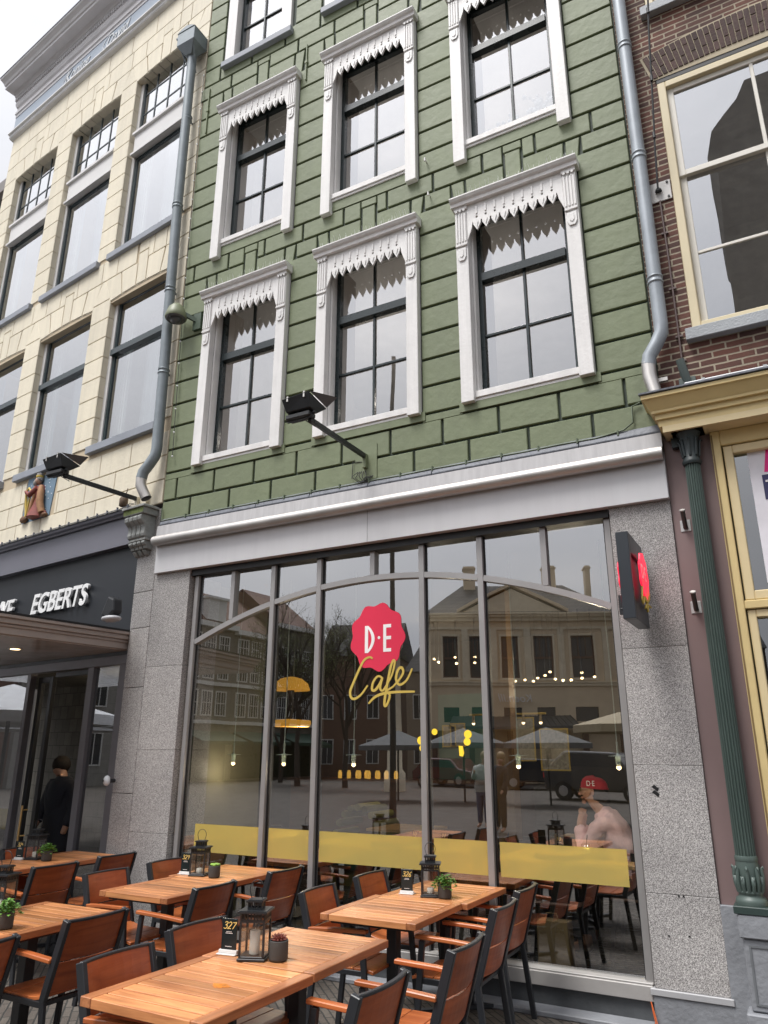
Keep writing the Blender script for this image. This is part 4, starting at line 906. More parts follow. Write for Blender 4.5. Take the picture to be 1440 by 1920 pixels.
for k in range(8):
    a = 2*pi*k/8
    for s, hh in ((0, 1.0), (1, .94)):
        b = a+s*pi/8; p = [(cx+cos(b)*r_, cy+sin(b)*r_, z) for r_, z in ((.068,.865),(.078,.91),(.082,.96),(.080,hh),(.090,hh+.012),(.094,hh-.002))]; c.tube(p, [.013,.014,.013,.011,.009,.004], 6)
c.lathe([(.092,.79),(.094,.81),(.088,.83),(.072,.84),(.072,.855),(.08,.865),(.072,.875)], (cx,cy,0), 24); c.build('column_base', CG, CL)
c = MB(); c.box(cx-.105, cx+.105, cy-.10, .06, .745, .79); c.build('base_block', mat('dark_green_block', (.03,.05,.045), .45), CL, bev=.004)
c = MB(); c.lathe([(.062,3.78),(.068,3.80),(.062,3.82),(.056,3.83),(.058,3.90),(.068,3.98),(.082,4.02),(.09,4.03)], (cx,cy,0), 24); c.lathe([(.062,3.775),(.069,3.79),(.069,3.805),(.062,3.815)], (cx,cy,0), 24)
for k in range(8): b = 2*pi*k/8; c.tube([(cx+cos(b)*r_, cy+sin(b)*r_, z) for r_, z in ((.056,3.84),(.064,3.90),(.068,3.95),(.084,3.975),(.088,3.96))], [.011,.012,.011,.009,.005], 6)
c.box(cx-.115, cx+.115, cy-.10, .02, 4.03, 4.08); c.box(cx-.13, cx+.02, cy+.02, .02, 3.95, 4.03); c.build('capital', CGD, CL, bev=.004)
c = MB(); c.box(-.652, -.535, -.01, .4, 0, .764); c.build('side_plinth', STONE, RB, bev=.003)
c = MB(); c.box(-.545, 3.2, -.15, .4, .61, .744); c.box(-.530, 3.2, -.13, .4, .215, .605); c.box(-.56, 3.2, -.17, .4, 0, .21); PL = c.build('stone_plinth', STONE, RB, bev=.008)
c = MB(); frame_rect(c, -.50, .6, .25, .575, .012, -.136, -.13); c.build('plinth_panel', mat('panel_edge_stone', (.15,.16,.17), .6), PL)
# yellow timber shop windows
c = MB(); c.box(-.31, -.245, -.02, .14, .745, 4.03); c.box(-.245, 3.2, -.015, .14, 3.91, 4.03); c.box(-.245, 3.2, -.015, .14, 2.665, 2.725); c.box(-.245, 3.2, -.015, .14, .745, .86)
SFR = c.build('timber_frame', OCR, RB, bev=.006)
c = MB(); frame_rect(c, -.235, 1.2, 2.73, 3.905, .065, .005, .12); frame_rect(c, -.235, 1.2, .865, 2.66, .055, .005, .12); c.build('sash', OCL, SFR, bev=.006)
c = MB(); c.box(-.305, -.295, -.025, .0, .8, 4.0); c.build('groove_line', mat('brown_line', (.2,.13,.05), .6), SFR)
c = MB(); c.box(-.17, 1.15, .06, .064, 2.79, 3.85); c.box(-.18, 1.15, .06, .064, .92, 2.61); c.pieces('pane', mat_glass('yellow_shop_glass', (.7,.76,.74), .14, 1.8), SFR)
c = MB(); c.quad((-.3,1.2,.7),(3.2,1.2,.7),(3.2,1.2,4.1),(-.3,1.2,4.1)); c.quad((-.29,.15,.7),(-.29,1.2,.7),(-.29,1.2,4.1),(-.29,.15,4.1)); c.quad((-.3,.15,4.09),(3.2,.15,4.09),(3.2,1.2,4.09),(-.3,1.2,4.09)); c.quad((-.3,.15,.75),(3.2,.15,.75),(3.2,1.2,.75),(-.3,1.2,.75)); c.build('shop_interior', mat('dim_shop_interior', (.05,.07,.06), .8, var=.5), RB)
PO = thing('window_poster', 'white poster with magenta corner and dark blue lettering in the yellow shop window', 'poster', (.015,.054,2.85))
c = MB(); c.box(-.095, .5, 0, .004, 0, 1.1); c.build('sheet', mat('poster_white', (.75,.73,.78), .5), PO, world=False)
c = MB(); c.prism([(.0,.82),(.5,.82),(.5,1.1),(.05,1.1)], -.003, -.001); c.build('magenta_panel', mat('magenta', (.75,.01,.22), .5), PO, world=False)
c = MB(); c.box(-.02, .5, -.003, -.001, .61, .80); pb = c.build('blue_panel', mat('navy', (.03,.03,.10), .5), PO, world=False)
text_mesh('T', .17, .002, 'poster_letters', WF, pb, Matrix.Translation((-.005,-.006,.64)) @ XZ)
# gutter box, downpipes
def pipe_thing(label, pts, r, collars, m, outlet=None, hopper=None, rz=0, name='drainpipe'):
    t = thing(name, label, 'drainpipe', pts[-1], 0)
    c = MB(); c.tube(pts, r, 18); c.build('pipe', m, t)
    for p in collars:
        c = MB(); x, y, z = p; c.lathe([(r+.002,-.035),(r+.008,-.03),(r+.008,-.018),(r+.002,-.014),(r+.002,.014),(r+.008,.018),(r+.008,.03),(r+.002,.035)], (x,y,z), 18); c.box(x-.006, x+.006, y, y+r+.05, z-.012, z+.012); c.build('collar', m, t)
    return t
lx = -6.10
LP = pipe_thing('grey zinc drainpipe with hopper head between the cream and green houses', [(-6.17,-.12,11.06),(-6.165,-.10,8.4),(-6.13,-.10,7.0),(-6.10,-.10,6.0),(-6.08,-.10,5.02),(-6.085,-.11,4.93),(-6.14,-.13,4.83),(-6.20,-.15,4.74),(-6.215,-.155,4.66)], .062, [(-6.165,-.10,9.9),(-6.165,-.10,8.45),(-6.135,-.10,7.17),(-6.10,-.10,6.02)], ZINC)
c = MB(); c.tube([(-6.215,-.155,4.68),(-6.215,-.155,4.58),(-6.14,-.12,4.42)], .06, 16, caps=False); c.build('outlet', STEEL, LP)
c = MB(); hx, hy = -6.17, -.17
vb = [(-.14,-.12),(.14,-.12),(.14,.12),(-.14,.12)]; vt = [(-.21,-.17),(.21,-.17),(.21,.17),(-.21,.17)]
c.add([(hx+a*.5, hy+b*.5, 10.90) for a, b in vb]+[(hx+a, hy+b, 11.08) for a, b in vt]+[(hx+a, hy+b, 11.36) for a, b in vt], [(3,2,1,0),(0,1,5,4),(1,2,6,5),(2,3,7,6),(3,0,4,7),(4,5,9,8),(5,6,10,9),(6,7,11,10),(7,4,8,11),(8,9,10,11)])
c.prism([(hx-.22+.44*k/8, 11.36+.10*sin(pi*k/8)) for k in range(9)], hy-.18, hy+.18)
c.bar((hx-.17,hy-.15,11.1),(hx-.05,hy+.12,10.6), .015, .03); c.bar((hx+.17,hy-.15,11.1),(hx+.05,hy+.12,10.6), .015, .03); c.tube([(hx-.28,hy-.1,11.36),(hx-.16,hy-.12,11.3)], .03, 8)
c.v = [(hx+(x-hx)*.76, hy+.02+(y-hy)*.76, 11.18+(z-11.18)*.78) for x, y, z in c.v]; c.build('hopper', ZINC, LP, bev=.006)
RPp = pipe_thing('pale grey zinc drainpipe between the green wall and the dark brick house', [(-.545,-.09,12.5),(-.545,-.09,5.0),(-.55,-.09,4.93),(-.60,-.095,4.83),(-.66,-.10,4.74),(-.675,-.10,4.66)], .056, [(-.545,-.09,7.98),(-.545,-.09,6.70),(-.545,-.09,5.42),(-.545,-.09,10.5)], ZINCR)
c = MB(); c.tube([(-.675,-.10,4.68),(-.675,-.10,4.56),(-.64,-.12,4.36)], [.055,.055,.05], 16); c.box(-.66, -.55, -.06, -.03, 4.52, 4.55); c.build('outlet', STEEL, RPp)
# string of tiny lights beside the left pipe
SL = thing('light_string', 'thin cable with tiny white lamps running down beside the left drainpipe', 'string lights', (-5.93,-.05,4.5))
c = MB(); pts = [(-5.98,-.05,10.6-.3*k) for k in range(20)]; pts = [(x+.0015*k*k*.2, y, z) for k, (x, y, z) in enumerate(pts)]; c.tube(pts, .004, 5); c.build('cable', CABLE, SL)
for p in pts: c = MB(); c.ball((p[0]+.01, p[1]-.012, p[2]), .012, 6); c.build('lamp', mat('small_lamp_white', (.85,.86,.88), .3), SL)
# security dome camera
DC = thing('dome_camera', 'olive green dome camera on a bracket beside the first green-wall window', 'camera', (-5.9,-.10,6.35))
q = (-5.885,-.20,6.63)
c = MB(); c.lathe([(.125,0),(.13,.02),(.12,.06),(.095,.14),(.05,.19),(.02,.2)], (q[0],q[1],q[2]), 24); c.build('hood', mat('olive_hood', (.16,.18,.10), .5), DC)
c = MB(); c.ball((q[0],q[1],q[2]+.01), .08, 16, (1,1,1)); c.lathe([(.12,.0),(.105,-.02),(.085,-.01)], q, 20); c.build('dome', mat('smoked_dome', (.10,.105,.11), .1), DC)
c = MB(); c.bar((q[0],q[1],q[2]+.12),(-5.68,-.03,6.62), .035, .05); c.box(-5.74, -5.62, -.06, -.02, 6.50, 6.72); c.build('bracket', mat('green_bracket', (.06,.09,.06), .5), DC)
# ---------------------------------------------------------------- floodlights on long arms
def floodlight(x, z, label, arm=1.0, dx=0):
    t = thing('floodlight', label, 'floodlight', (x, 0, z), 0, 'black floodlights on wall arms')
    c = MB(); c.bar((0,-.02,0),(dx,-arm,0), .035, .045); c.build('arm', DARKM, t, bev=.003, world=False)
    c = MB(); c.box(-.12, .12, -.032, -.026, -.24, .12); c.box(-.02, .02, -.07, -.03, -.12, .02); c.build('wall_plate', GREEN if dx == 0 else CRM, t, world=False)
    hx = dx-.05; y = -arm
    c = MB(); vs = []
    for (w_, yy, zz) in ((.12,-.05,.09),(.12,.10,.06)): pass
    # reflector hood: small back, wide mouth looking up and back to the wall
    a = [(-.20,-.10,.10),(.14,-.10,.10),(.14,.04,.07),(-.20,.04,.07)]; b = [(-.22,-.17,.24),(.16,-.17,.27),(.20,.16,.17),(-.18,.16,.15)]
    c.add([(hx+p[0], y+p[1], p[2]) for p in a]+[(hx+p[0], y+p[1], p[2]) for p in b], [(3,2,1,0),(0,1,5,4),(1,2,6,5),(2,3,7,6),(3,0,4,7),(4,5,6,7)]); H = c.build('lamp_housing', DARKM, t, world=False, bev=.006)
    c = MB(); c.add([(hx+.16,y-.15,.272),(hx+.21,y+.14,.172),(hx+.34,y+.16,.28)], [(0,1,2)]); c.add([(hx+.16,y-.15,.276),(hx+.34,y+.16,.284),(hx+.21,y+.14,.176)], [(0,1,2)]); c.build('barn_door', mat('grey_metal', (.10,.105,.11), .4), H, world=False)
    c = MB(); c.box(hx-.21, hx+.12, y-.09, y+.05, .015, .07); c.tube([(hx-.22,y-.03,.03),(hx+.13,y-.03,.03)], .028, 12); c.build('ballast', mat('charcoal_box', (.03,.031,.033), .5), t, world=False, bev=.008)
    c = MB(); c.tube([(hx-.22,y,.04),(hx-.20,y-.05,-.01),(hx,y-.05,-.02),(hx+.12,y-.05,0),(hx+.14,y,.07)], .010, 8); c.tube([(hx+.14,y-.03,.06),(hx+.17,y-.03,.06)], .02, 10); c.tube([(hx+.02,y,-.01),(hx+.10,y+.08,-.07),(hx+.12,y+.02,-.0)], .006, 6); c.build('yoke', DARKM, t, world=False)
    c = MB(); c.box(hx-.15, hx-.13, y-.165, y-.13, .20, .265); c.box(hx+.08, hx+.10, y-.165, y-.13, .21, .285); c.build('clip', STEEL, H, world=False)
    c = MB()
    for k in range(5): c.tube([(-.09+.02*k,-.03,-.14),(-.13+.04*k,-.08,-.20-.02*(k % 2)),(-.05+.02*k,-.06,-.27),(.0+.02*k,-.03,-.2)], .004, 5)
    c.tube([(.0,-.03,-.05),(-.14,-.04,-.03),(-.15,-.04,-.2)], .004, 5); c.build('loose_cable', CABLE, t, world=False)
    for o in t.children:
        if o.name.split('.')[0] in ('lamp_housing', 'ballast', 'yoke'): o.scale = (.74,)*3; o.location = (hx*.26, y*.26, 0)
    return t
floodlight(-3.33, 4.41, 'black floodlight on an arm from the green wall below the middle window')
f2 = floodlight(-6.36, 4.47, 'black floodlight on an arm in front of the cream wall, near the relief', arm=.98, dx=-.10)
# ---------------------------------------------------------------- projecting box sign
BS = thing('projecting_sign', 'black box sign with a red emblem projecting from the right granite pillar', 'sign', (-.92,0,2.55))
c = MB(); c.box(-.97, -.885, -.60, -.55, 2.565, 3.175); c.box(-.97, -.885, -.55, -.08, 2.565, 2.70); c.box(-.97, -.885, -.55, -.08, 3.03, 3.175); c.box(-.955, -.905, -.55, -.08, 2.70, 3.03)
sb = c.build('sign_box', mat('charcoal_sign', (.022,.027,.034), .35), BS, bev=.003)
def emblem_yz(x0, x1, yc, zc, ry, rz_):
    m = MB(); m.prism([(yc+ry*(1+.055*cos(9*2*pi*i/64))*cos(2*pi*i/64), zc+rz_*(1+.055*cos(9*2*pi*i/64))*sin(2*pi*i/64)) for i in range(64)], x0, x1, 'yz'); return m
REDG = mat('lit_red', (.95,.02,.06), .4, emit=.55)
emblem_yz(-.862, -.850, -.30, 2.91, .155, .165).build('emblem', REDG, BS); emblem_yz(-1.005, -.993, -.30, 2.91, .155, .165).build('emblem', REDG, BS)
YZ = Matrix(((0,0,1,0),(1,0,0,0),(0,1,0,0),(0,0,0,1)))
text_mesh('D·E', .15, .002, 'emblem_letters', WF, BS, Matrix.Translation((.072,-.42,.325)) @ YZ, xs=.75)
for st in CAFE:
    pts = [Vector((-.857, -.30+(p[0]+3.23)*.5, 2.76+(p[1]-2.3)*.5)) for p in st]; cc = MB(); cc.tube(pts, .008, 6); cc.build('gold_script', GOLD, BS)
c = MB()
for z in (3.0, 2.66): c.tube([(-.93,-.08,z),(-.93,-.0,z)], .018, 10); c.tube([(-.965,-.07,z),(-.89,-.07,z)], .02, 10)
c.tube([(-1.03,-.33,2.68),(-.99,-.33,2.68)], .012); c.bar((-1.03,-.33,2.64),(-1.03,-.33,2.78), .02, .02); c.build('mounting', DARKM, BS)
# flag holders, anchor plate and cable
def flag_holder(x, z, label):
    t = thing('flag_holder', label, 'flag holder', (x, .02, z), 0, 'steel flag holders on the purple pilaster')
    c = MB(); c.box(-.037, .037, -.006, 0, -.045, .045); c.build('plate', mat('galvanised2', (.50,.50,.49), .45, metal=.4), t, world=False, bev=.004)
    c = MB(); c.tube([(0,-.01,-.02),(0,-.10,.095)], .017, 16, caps=True); c.build('socket', mat('dark_socket', (.10,.085,.08), .5, metal=.4), t, world=False)
    c = MB(); c.tube([(0,-.098,.092),(0,-.103,.099)], .022, 16); c.tube([(0,-.1035,.0995),(0,-.104,.1)], .014, 12); c.build('rim', STEEL, t, world=False)
flag_holder(-.565, 3.33, 'upper steel flag holder on the purple pilaster beside the box sign'); flag_holder(-.565, 2.71, 'lower steel flag holder on the purple pilaster beside the box sign')
AP = thing('anchor_plate', 'square white steel plate with four bolts on the brick wall', 'anchor plate', (-.43,-.003,6.33))
c = MB(); c.box(-.1, .1, -.012, 0, -.1, .1); c.build('plate', mat('white_steel', (.62,.60,.58), .45), AP, world=False, bev=.004)
c = MB()
for a in (-.075, .075):
    for b in (-.075, .075): c.tube([(a,-.012,b),(a,-.022,b)], .01, 6)
c.lathe([(.03,0),(.025,.02)], (0,-.03,-.01), 10); c.tube([(0,-.012,0),(0,-.06,.0)], .014, 8); c.pieces('bolt', DARKM, AP, world=False)
SC_ = thing('span_cable', 'dark cable hanging across the brick wall from above down to the white plate', 'cable', (-.43,-.06,6.33))
c = MB(); c.tube([(-.43,-.06,6.33),(-.40,-.13,6.75),(-.36,-.20,7.2),(-.31,-.30,7.8),(-.22,-.46,8.6),(-.08,-.75,9.8),(.1,-1.2,11.4)], .0085, 8)
for k, p in enumerate([(-.395,-.145,6.82),(-.345,-.235,7.35),(-.29,-.34,8.0)]): c.tube([(p[0],p[1],p[2]-.03),(p[0],p[1],p[2]+.03)], .014, 6)
c.build('cable', CABLE, SC_)
CO_ = thing('wall_conduit', 'thin brown conduit running down the bricks from the white plate to the cornice', 'conduit', (-.42,-.02,4.6))
c = MB(); c.tube([(-.43,-.02,6.23),(-.425,-.02,5.6),(-.43,-.02,4.62)], .008, 8)
for z in (5.9, 5.35, 4.9, 4.68): c.box(-.455, -.40, -.022, -.004, z-.008, z+.008)
c.build('tube', mat('brown_conduit', (.13,.09,.085), .5), CO_)
FH = thing('flag_socket', 'green cast flag socket on the bricks just above the yellow cornice', 'flag holder', (-.41,-.005,4.47))
c = MB(); c.box(-.065, .06, -.01, 0, -.05, .06); c.build('plate', mat('green_grey_cast', (.13,.16,.15), .5), FH, world=False, bev=.004); c = MB(); c.tube([(.01,-.02,-.03),(-.01,-.06,.06),(-.03,-.10,.18)], [.025,.034,.03], 14); c.build('socket', mat('green_grey_cast', (.1,.1,.1)), FH, world=False)
# small items round the cream fascia
SPK = thing('wall_spotlight', 'small black and silver spotlight standing on the canopy beside the corner pier', 'spotlight', cl(.25, -.32, 2.985), CRA)
c = MB(); c.ball((-.0,0,.06), .09, 12, (1.5,1,.4)); c.build('base', mat('silver_plastic', (.5,.5,.52), .4), SPK, world=False); c = MB(); c.prism([(-.12,.10),(-.02,.30),(.08,.26),(.10,.12),(.0,.06)], -.06, .06); c.build('head', DARKM, SPK, world=False, bev=.02, seg=2)
WL = thing('wall_lantern', 'small rusty lantern hanging behind the scrolled console on the cream wall', 'lantern', cl(.62, -.06, 4.41), CRA)
c = MB(); c.lathe([(.035,0),(.05,.01),(.05,.10),(.03,.13),(.01,.14)], (0,-.03,.02), 8); c.tube([(0,-.03,.15),(.04,-.03,.19),(.04,-.02,.24),(0,0,.24)], .006, 6); c.build('body', mat('rusty_metal', (.12,.08,.05), .7, var=.4, vs=30), WL, world=False)
SC2 = thing('security_camera', 'small white camera on the granite corner pier near the door', 'camera', cl(.30, -.03, 1.42), CRA)
c = MB(); c.ball((-.03,-.07,0), .045, 14, (.8,.8,1.15)); c.build('shell', mat('white_plastic', (.72,.74,.76), .35), SC2, world=False); c = MB(); c.tube([(-.035,-.11,.0),(-.035,-.112,0)], .014, 10); c.tube([(0,0,0),(0,-.05,0)], .02, 10); c.pieces('mount', DARKM, SC2, world=False)
# ================================================================ terrace furniture
TW = mat_wood('oiled_teak_x', ((.30,.105,.038), (.66,.30,.12)), axis=0, rough=.34, island=.30)
TWY = mat_wood('oiled_teak_y', ((.24,.085,.034), (.50,.205,.085)), axis=1, rough=.34, island=.12)
CW_ = mat_wood('mahogany_panel', ((.22,.042,.013), (.42,.098,.028)), axis=1, rough=.35, island=.12, scale=.7)
CWX = mat_wood('mahogany_arm', ((.30,.075,.022), (.50,.155,.048)), axis=0, rough=.32, island=.1, scale=.7)
FRMD = mat('charcoal_tube', (.022,.024,.028), .38, var=.2)
def make_table():
    t = thing('terrace_table', 'x', 'table', (0,0,0))
    hx, hy = .33, .36; fw = .062; z0, z1 = .712, .75
    c = MB(); c.box(-hx, -hx+fw, -hy, hy, z0, z1); c.box(hx-fw, hx, -hy, hy, z0, z1); c.pieces('side_board', TWY, t, bev=.003, world=False)
    c = MB(); n = 9; w_ = (2*hy)/n; g_ = .0048
    for k in range(n):
        a = -hy+w_*k
        c.box(-hx+fw+.0015, hx-fw-.0015, a+(g_ if k else 0), a+w_-(g_ if k < n-1 else 0), z0, z1-.001)
    c.build('tabletop', TW, t, bev=.0025, world=False)
    c = MB(); c.box(-hx+.05, hx-.05, -hy+.05, hy-.05, z0-.02, z0-.001); c.build('top_frame', FRMD, t, world=False)
    c = MB(); c.box(-.035, .035, -.035, .035, .03, z0-.02); c.build('column', FRMD, t, bev=.004, world=False)
    c = MB(); c.bar((-.26,-.26,.018),(.26,.26,.018), .05, .024); c.bar((-.26,.26,.018),(.26,-.26,.018), .05, .022); c.build('base', FRMD, t, world=False)
    return t
def make_chair():
    t = thing('terrace_chair', 'x', 'chair', (0,0,0))
    W = .20
    bx = lambda z: -.185-(z-.44)*.30
    for s in (-1, 1):
        c = MB(); c.bar((-.245, s*(W+.012), 0), (bx(.44)+.0, s*W, .46), .024, .036); c.build('leg', FRMD, t, bev=.003, world=False)
        c = MB(); c.bar((.21, s*(W+.012), 0), (.15, s*(W+.012), .635), .024, .036); c.build('leg', FRMD, t, bev=.003, world=False)
        c = MB(); c.poly_bar([(bx(.60)+.005, s*(W+.006), .635), (-.05, s*(W+.014), .648), (.19, s*(W+.014), .655)], .042, .022); c.build('armrest', CWX, t, bev=.004, world=False)
    c = MB()
    for s in (-1, 1): c.bar((bx(.44), s*W, .44), (bx(.835), s*W, .835), .026, .044); c.bar((bx(.44), s*W, .425), (.17, s*W, .425), .024, .03)
    c.bar((.15, -W, .425), (.15, W, .425), .03, .024); c.bar((-.17, -W, .425), (-.17, W, .425), .03, .024)
    n = 8; top = [(bx(.825)-.028*(1-(2*k/n-1)**2)-.002, -W+2*W*k/n, .829) for k in range(n+1)]; c.poly_bar(top, .022, .014)
    c.build('frame', FRMD, t, bev=.003, world=False)
    def panel(z0, z1, name):
        c = MB(); nn = 8
        def P(y, z, o): return (bx(z)-.028*(1-(y/W)**2)+o, y, z)
        ys = [-W+.013+(2*W-.026)*k/nn for k in range(nn+1)]; vs = []; fs = []
        for o in (.008, -.008):
            for z in (z0, z1): vs += [P(y, z, o) for y in ys]
        m = nn+1
        for k in range(nn): fs += [(k, k+1, m+k+1, m+k), (2*m+k, 3*m+k, 3*m+k+1, 2*m+k+1), (m+k, m+k+1, 3*m+k+1, 3*m+k), (k, 2*m+k, 2*m+k+1, k+1)]
        fs += [(0, m, 3*m, 2*m), (nn, 2*m+nn, 3*m+nn, m+nn)]
        c.add(vs, fs); c.build(name, CW_, t, world=False)
    panel(.632, .832, 'backrest'); panel(.475, .622, 'lower_backrest')
    c = MB(); xs = [-.19,-.115,-.02,.075,.17,.225]; zz = [.462,.450,.443,.444,.450,.442]
    for k in range(3):
        a, b = [( -.19, -.055), (-.050, .085), (.090, .225)][k]; q = 5
        up = [(a+(b-a)*i/q) for i in range(q+1)]; hz = lambda x: .444+.30*max(0, -.05-x)**2*4-.9*max(0, x-.15)**2*2
        poly = [(x, hz(x)+.006) for x in up]+[(x, hz(x)-.012) for x in reversed(up)]; c.prism(poly, -W+.0, W-.0, 'xz')
    c.build('seat', CWX, t, bev=.002, world=False)
    return t
T0 = make_table(); C0 = make_chair(); tab_used = ch_used = False
def place(proto, used, x, y, rz, label, group, sc_=None):
    if used: o = dup(proto, (x, y, 0), rz, label)
    else: o = proto; o.location = (x, y, 0); o.rotation_euler.z = rz; o['label'] = label
    o['group'] = group
    if sc_: o.scale = sc_
    return o
TB = [(-2.43,-2.925,'table with an orange mark on its boards, nearest to the camera'), (-2.44,-2.19,'table under the reddish succulent and the lantern with card 327'), (-2.49,-1.06,'table under the ivy pot and the lantern with card 326'), (-2.45,-.345,'table pushed against the shop window behind the ivy pot'),
      (-4.31,-1.18,'table in front of the lime succulent, its left half bare'), (-4.37,-.43,'table by the window, right of the lime succulent and card 329'), (-4.28,-2.36,'table beside the bushy ivy pot at the left edge'), (-4.28,-3.09,'table corner cut off at the lower left edge of the view'),
      (-6.34,-.44,'table beside the corner pier near the cafe door'), (-6.34,-1.17,'table at the left edge with the farthest ivy pot behind it')]
for i, (x, y, l) in enumerate(TB): place(T0, i > 0, x, y, rad(random.uniform(-.8,.8)), 'slatted teak '+l, 'teak terrace tables in pushed-together pairs', (1, 1, 1))
c = MB(); pts = [(.075+.045*(1+.25*sin(3*a)+.15*cos(5*a))*cos(a), .03+.028*(1+.2*cos(4*a))*sin(a)) for a in [2*pi*k/24 for k in range(24)]]; c.prism(pts, .7496, .7503, 'xy')
c.build('orange_mark', mat('orange_stain', (.62,.20,.02), .4, var=.5, vs=40), T0, world=False)
CH = [(-3.03,-1.12,0,'left of the 326 table, nearer the camera'), (-3.04,-.41,0,'left of the 326 table, next to the glass'), (-2.89,-2.98,0,'left of the nearest table, its back broad in front of the tabletop'), (-2.99,-2.36,0,'just left of card 327'),
      (-4.85,-1.30,0,'left of the lime succulent table, before the granite pillar'), (-4.90,-.61,0,'half hidden behind card 329'), (-6.72,-.66,0,'at the far left beside the farthest lantern'),
      (-1.58,-2.03,1,'right of the 327 table, below the corner of table 326'), (-1.62,-2.80,1,'cut by the bottom edge, right of the nearest table'), (-1.745,-1.05,1,'right of the 326 table, second from the glass'), (-1.82,-.41,1,'right of the 326 table, closest to the shop glass'),
      (-3.635,-2.44,1,'seen from behind, large at the lower left'), (-3.58,-3.2,1,'whose frame is cut by the left lower edge of the view'), (-3.72,-1.36,1,'right of the lime succulent table, arms toward the left'), (-3.72,-.52,1,'behind the black lantern of table 327, near the glass'),
      (-5.47,-1.25,1,'right of the left rear table, seen from behind'), (-5.54,-.56,1,'beside the granite corner pier, right of the rear table')]
for i, (x, y, f, l) in enumerate(CH):
    a = (pi if f else 0)+rad(random.uniform(-2.5,2.5)); place(C0, i > 0, x+(-.30 if f else .30), y, a, 'dark-framed mahogany armchair '+l, 'mahogany armchairs around the terrace tables')
LG = mat_glass('lantern_glass', (.93,.94,.93), .03, 1.0)
def make_lantern():
    t = thing('candle_lantern', 'x', 'lantern', (0,0,0)); h = .058
    c = MB(); c.box(-.068, .068, -.068, .068, 0, .012); c.box(-.062, .062, -.062, .062, .012, .02); c.build('base', DARKM, t, bev=.002, world=False)
    c = MB()
    for sx in (-1, 1):
        for sy in (-1, 1): c.box(sx*h-.005, sx*h+.005, sy*h-.005, sy*h+.005, .02, .165)
    c.build('corner_post', DARKM, t, world=False)
    c = MB()
    for i, (hh, z0, z1, nn, oh) in enumerate(((h, .165, .205, 7, .074), (.032, .213, .250, 4, .042))):
        for k in range(nn+1):
            q = -hh+2*hh*k/nn
            for s in (-1, 1): c.box(q-.0035, q+.0035, s*hh-.002, s*hh+.002, z0, z1); c.box(s*hh-.002, s*hh+.002, q-.0035, q+.0035, z0, z1)
        c.box(-hh, hh, -hh, hh, z0-.002, z0+.003) if i else None
        c.box(-hh-.002, hh+.002, -hh-.003, -hh+.003, z0, z0+.012); c.box(-hh-.002, hh+.002, hh-.003, hh+.003, z0, z0+.012); c.box(-hh-.003, -hh+.003, -hh, hh, z0, z0+.012); c.box(hh-.003, hh+.003, -hh, hh, z0, z0+.012)
        c.box(-oh, oh, -oh, oh, z1, z1+.008); c.box(-oh+.006, oh-.006, -oh+.006, oh-.006, z1+.008, z1+.011)
    c.build('vented_roof', DARKM, t, world=False)
    c = MB(); c.tube([(-.026,0,.262)]+[(.037*cos(pi-pi*k/12), 0, .30+.045*sin(pi*k/12)) for k in range(13)]+[(.026,0,.262)], .0022, 6); c.build('handle', DARKM, t, world=False)
    c = MB()
    for s in (-1, 1): c.box(-h+.006, h-.006, s*h-.0008, s*h+.0008, .02, .165); c.box(s*h-.0008, s*h+.0008, -h+.006, h-.006, .02, .165)
    c.build('glass_pane', LG, t, world=False)
    return t
L0 = make_lantern(); WAX = mat('candle_wax', (.80,.78,.72), .5)
for i, (x, y, a, hgt, l, cl_) in enumerate([(-2.505,-2.475,22,.10,'black candle lantern between card 327 and the reddish succulent','tall white pillar candle inside the lantern of table 327'), (-2.455,-.575,22,.03,'black candle lantern between card 326 and the ivy pot','short white candle in the lantern beside the ivy pot'),
        (-4.485,-.665,20,.03,'black candle lantern beside the lime succulent','short white candle in the lantern beside the lime succulent'), (-6.46,-.70,18,.04,'black candle lantern on the far left table by the door','white candle inside the lantern of the far left table'), (-4.60,-2.36,20,.04,'black candle lantern cut by the left edge beside the bushy ivy','white candle inside the lantern at the left edge')]):
    if i: o = dup(L0, (x, y, .75), rad(a), l)
    else: o = L0; o.location = (x, y, .75); o.rotation_euler.z = rad(a); o['label'] = l
    o['group'] = 'black lanterns on the tables'
    c = MB(); c.lathe([(.024,0),(.025,.004),(.025,hgt),(.018,hgt+.003)], (0,0,0), 16); c.tube([(0,0,hgt),(0,0,hgt+.012)], .0015, 5); c_ = c.build('candle', WAX, None); c_.location = (x, y, .771); tag(c_, cl_, 'candle', 'candles in the lanterns')
# numbered cards
NUM = {'3': [(.1,.85),(.3,1),(.6,.9),(.5,.65),(.28,.55),(.55,.45),(.55,.15),(.25,0),(.0,.12)], '2': [(.08,.8),(.3,1),(.58,.85),(.45,.5),(.0,.0),(.3,.07),(.62,.02)], '6': [(.6,1),(.25,.7),(.05,.3),(.15,.03),(.42,.02),(.52,.25),(.35,.42),(.12,.28)], '7': [(.05,.95),(.35,.92),(.68,.98),(.45,.5),(.2,-.02)], '9': [(.55,.8),(.35,1),(.1,.8),(.2,.55),(.5,.62),(.6,.9),(.5,.4),(.3,-.02)], '4': [(.2,1),(.1,.5),(.55,.5)], '1':[(.2,.8),(.4,1),(.25,0)], '0':[(.3,1),(.05,.6),(.1,.1),(.35,.0),(.55,.4),(.5,.9),(.3,1)]}
CARD = mat('black_card', (.013,.022,.024), .25); GOLDN = mat('gold_ink', (.85,.62,.20), .4)
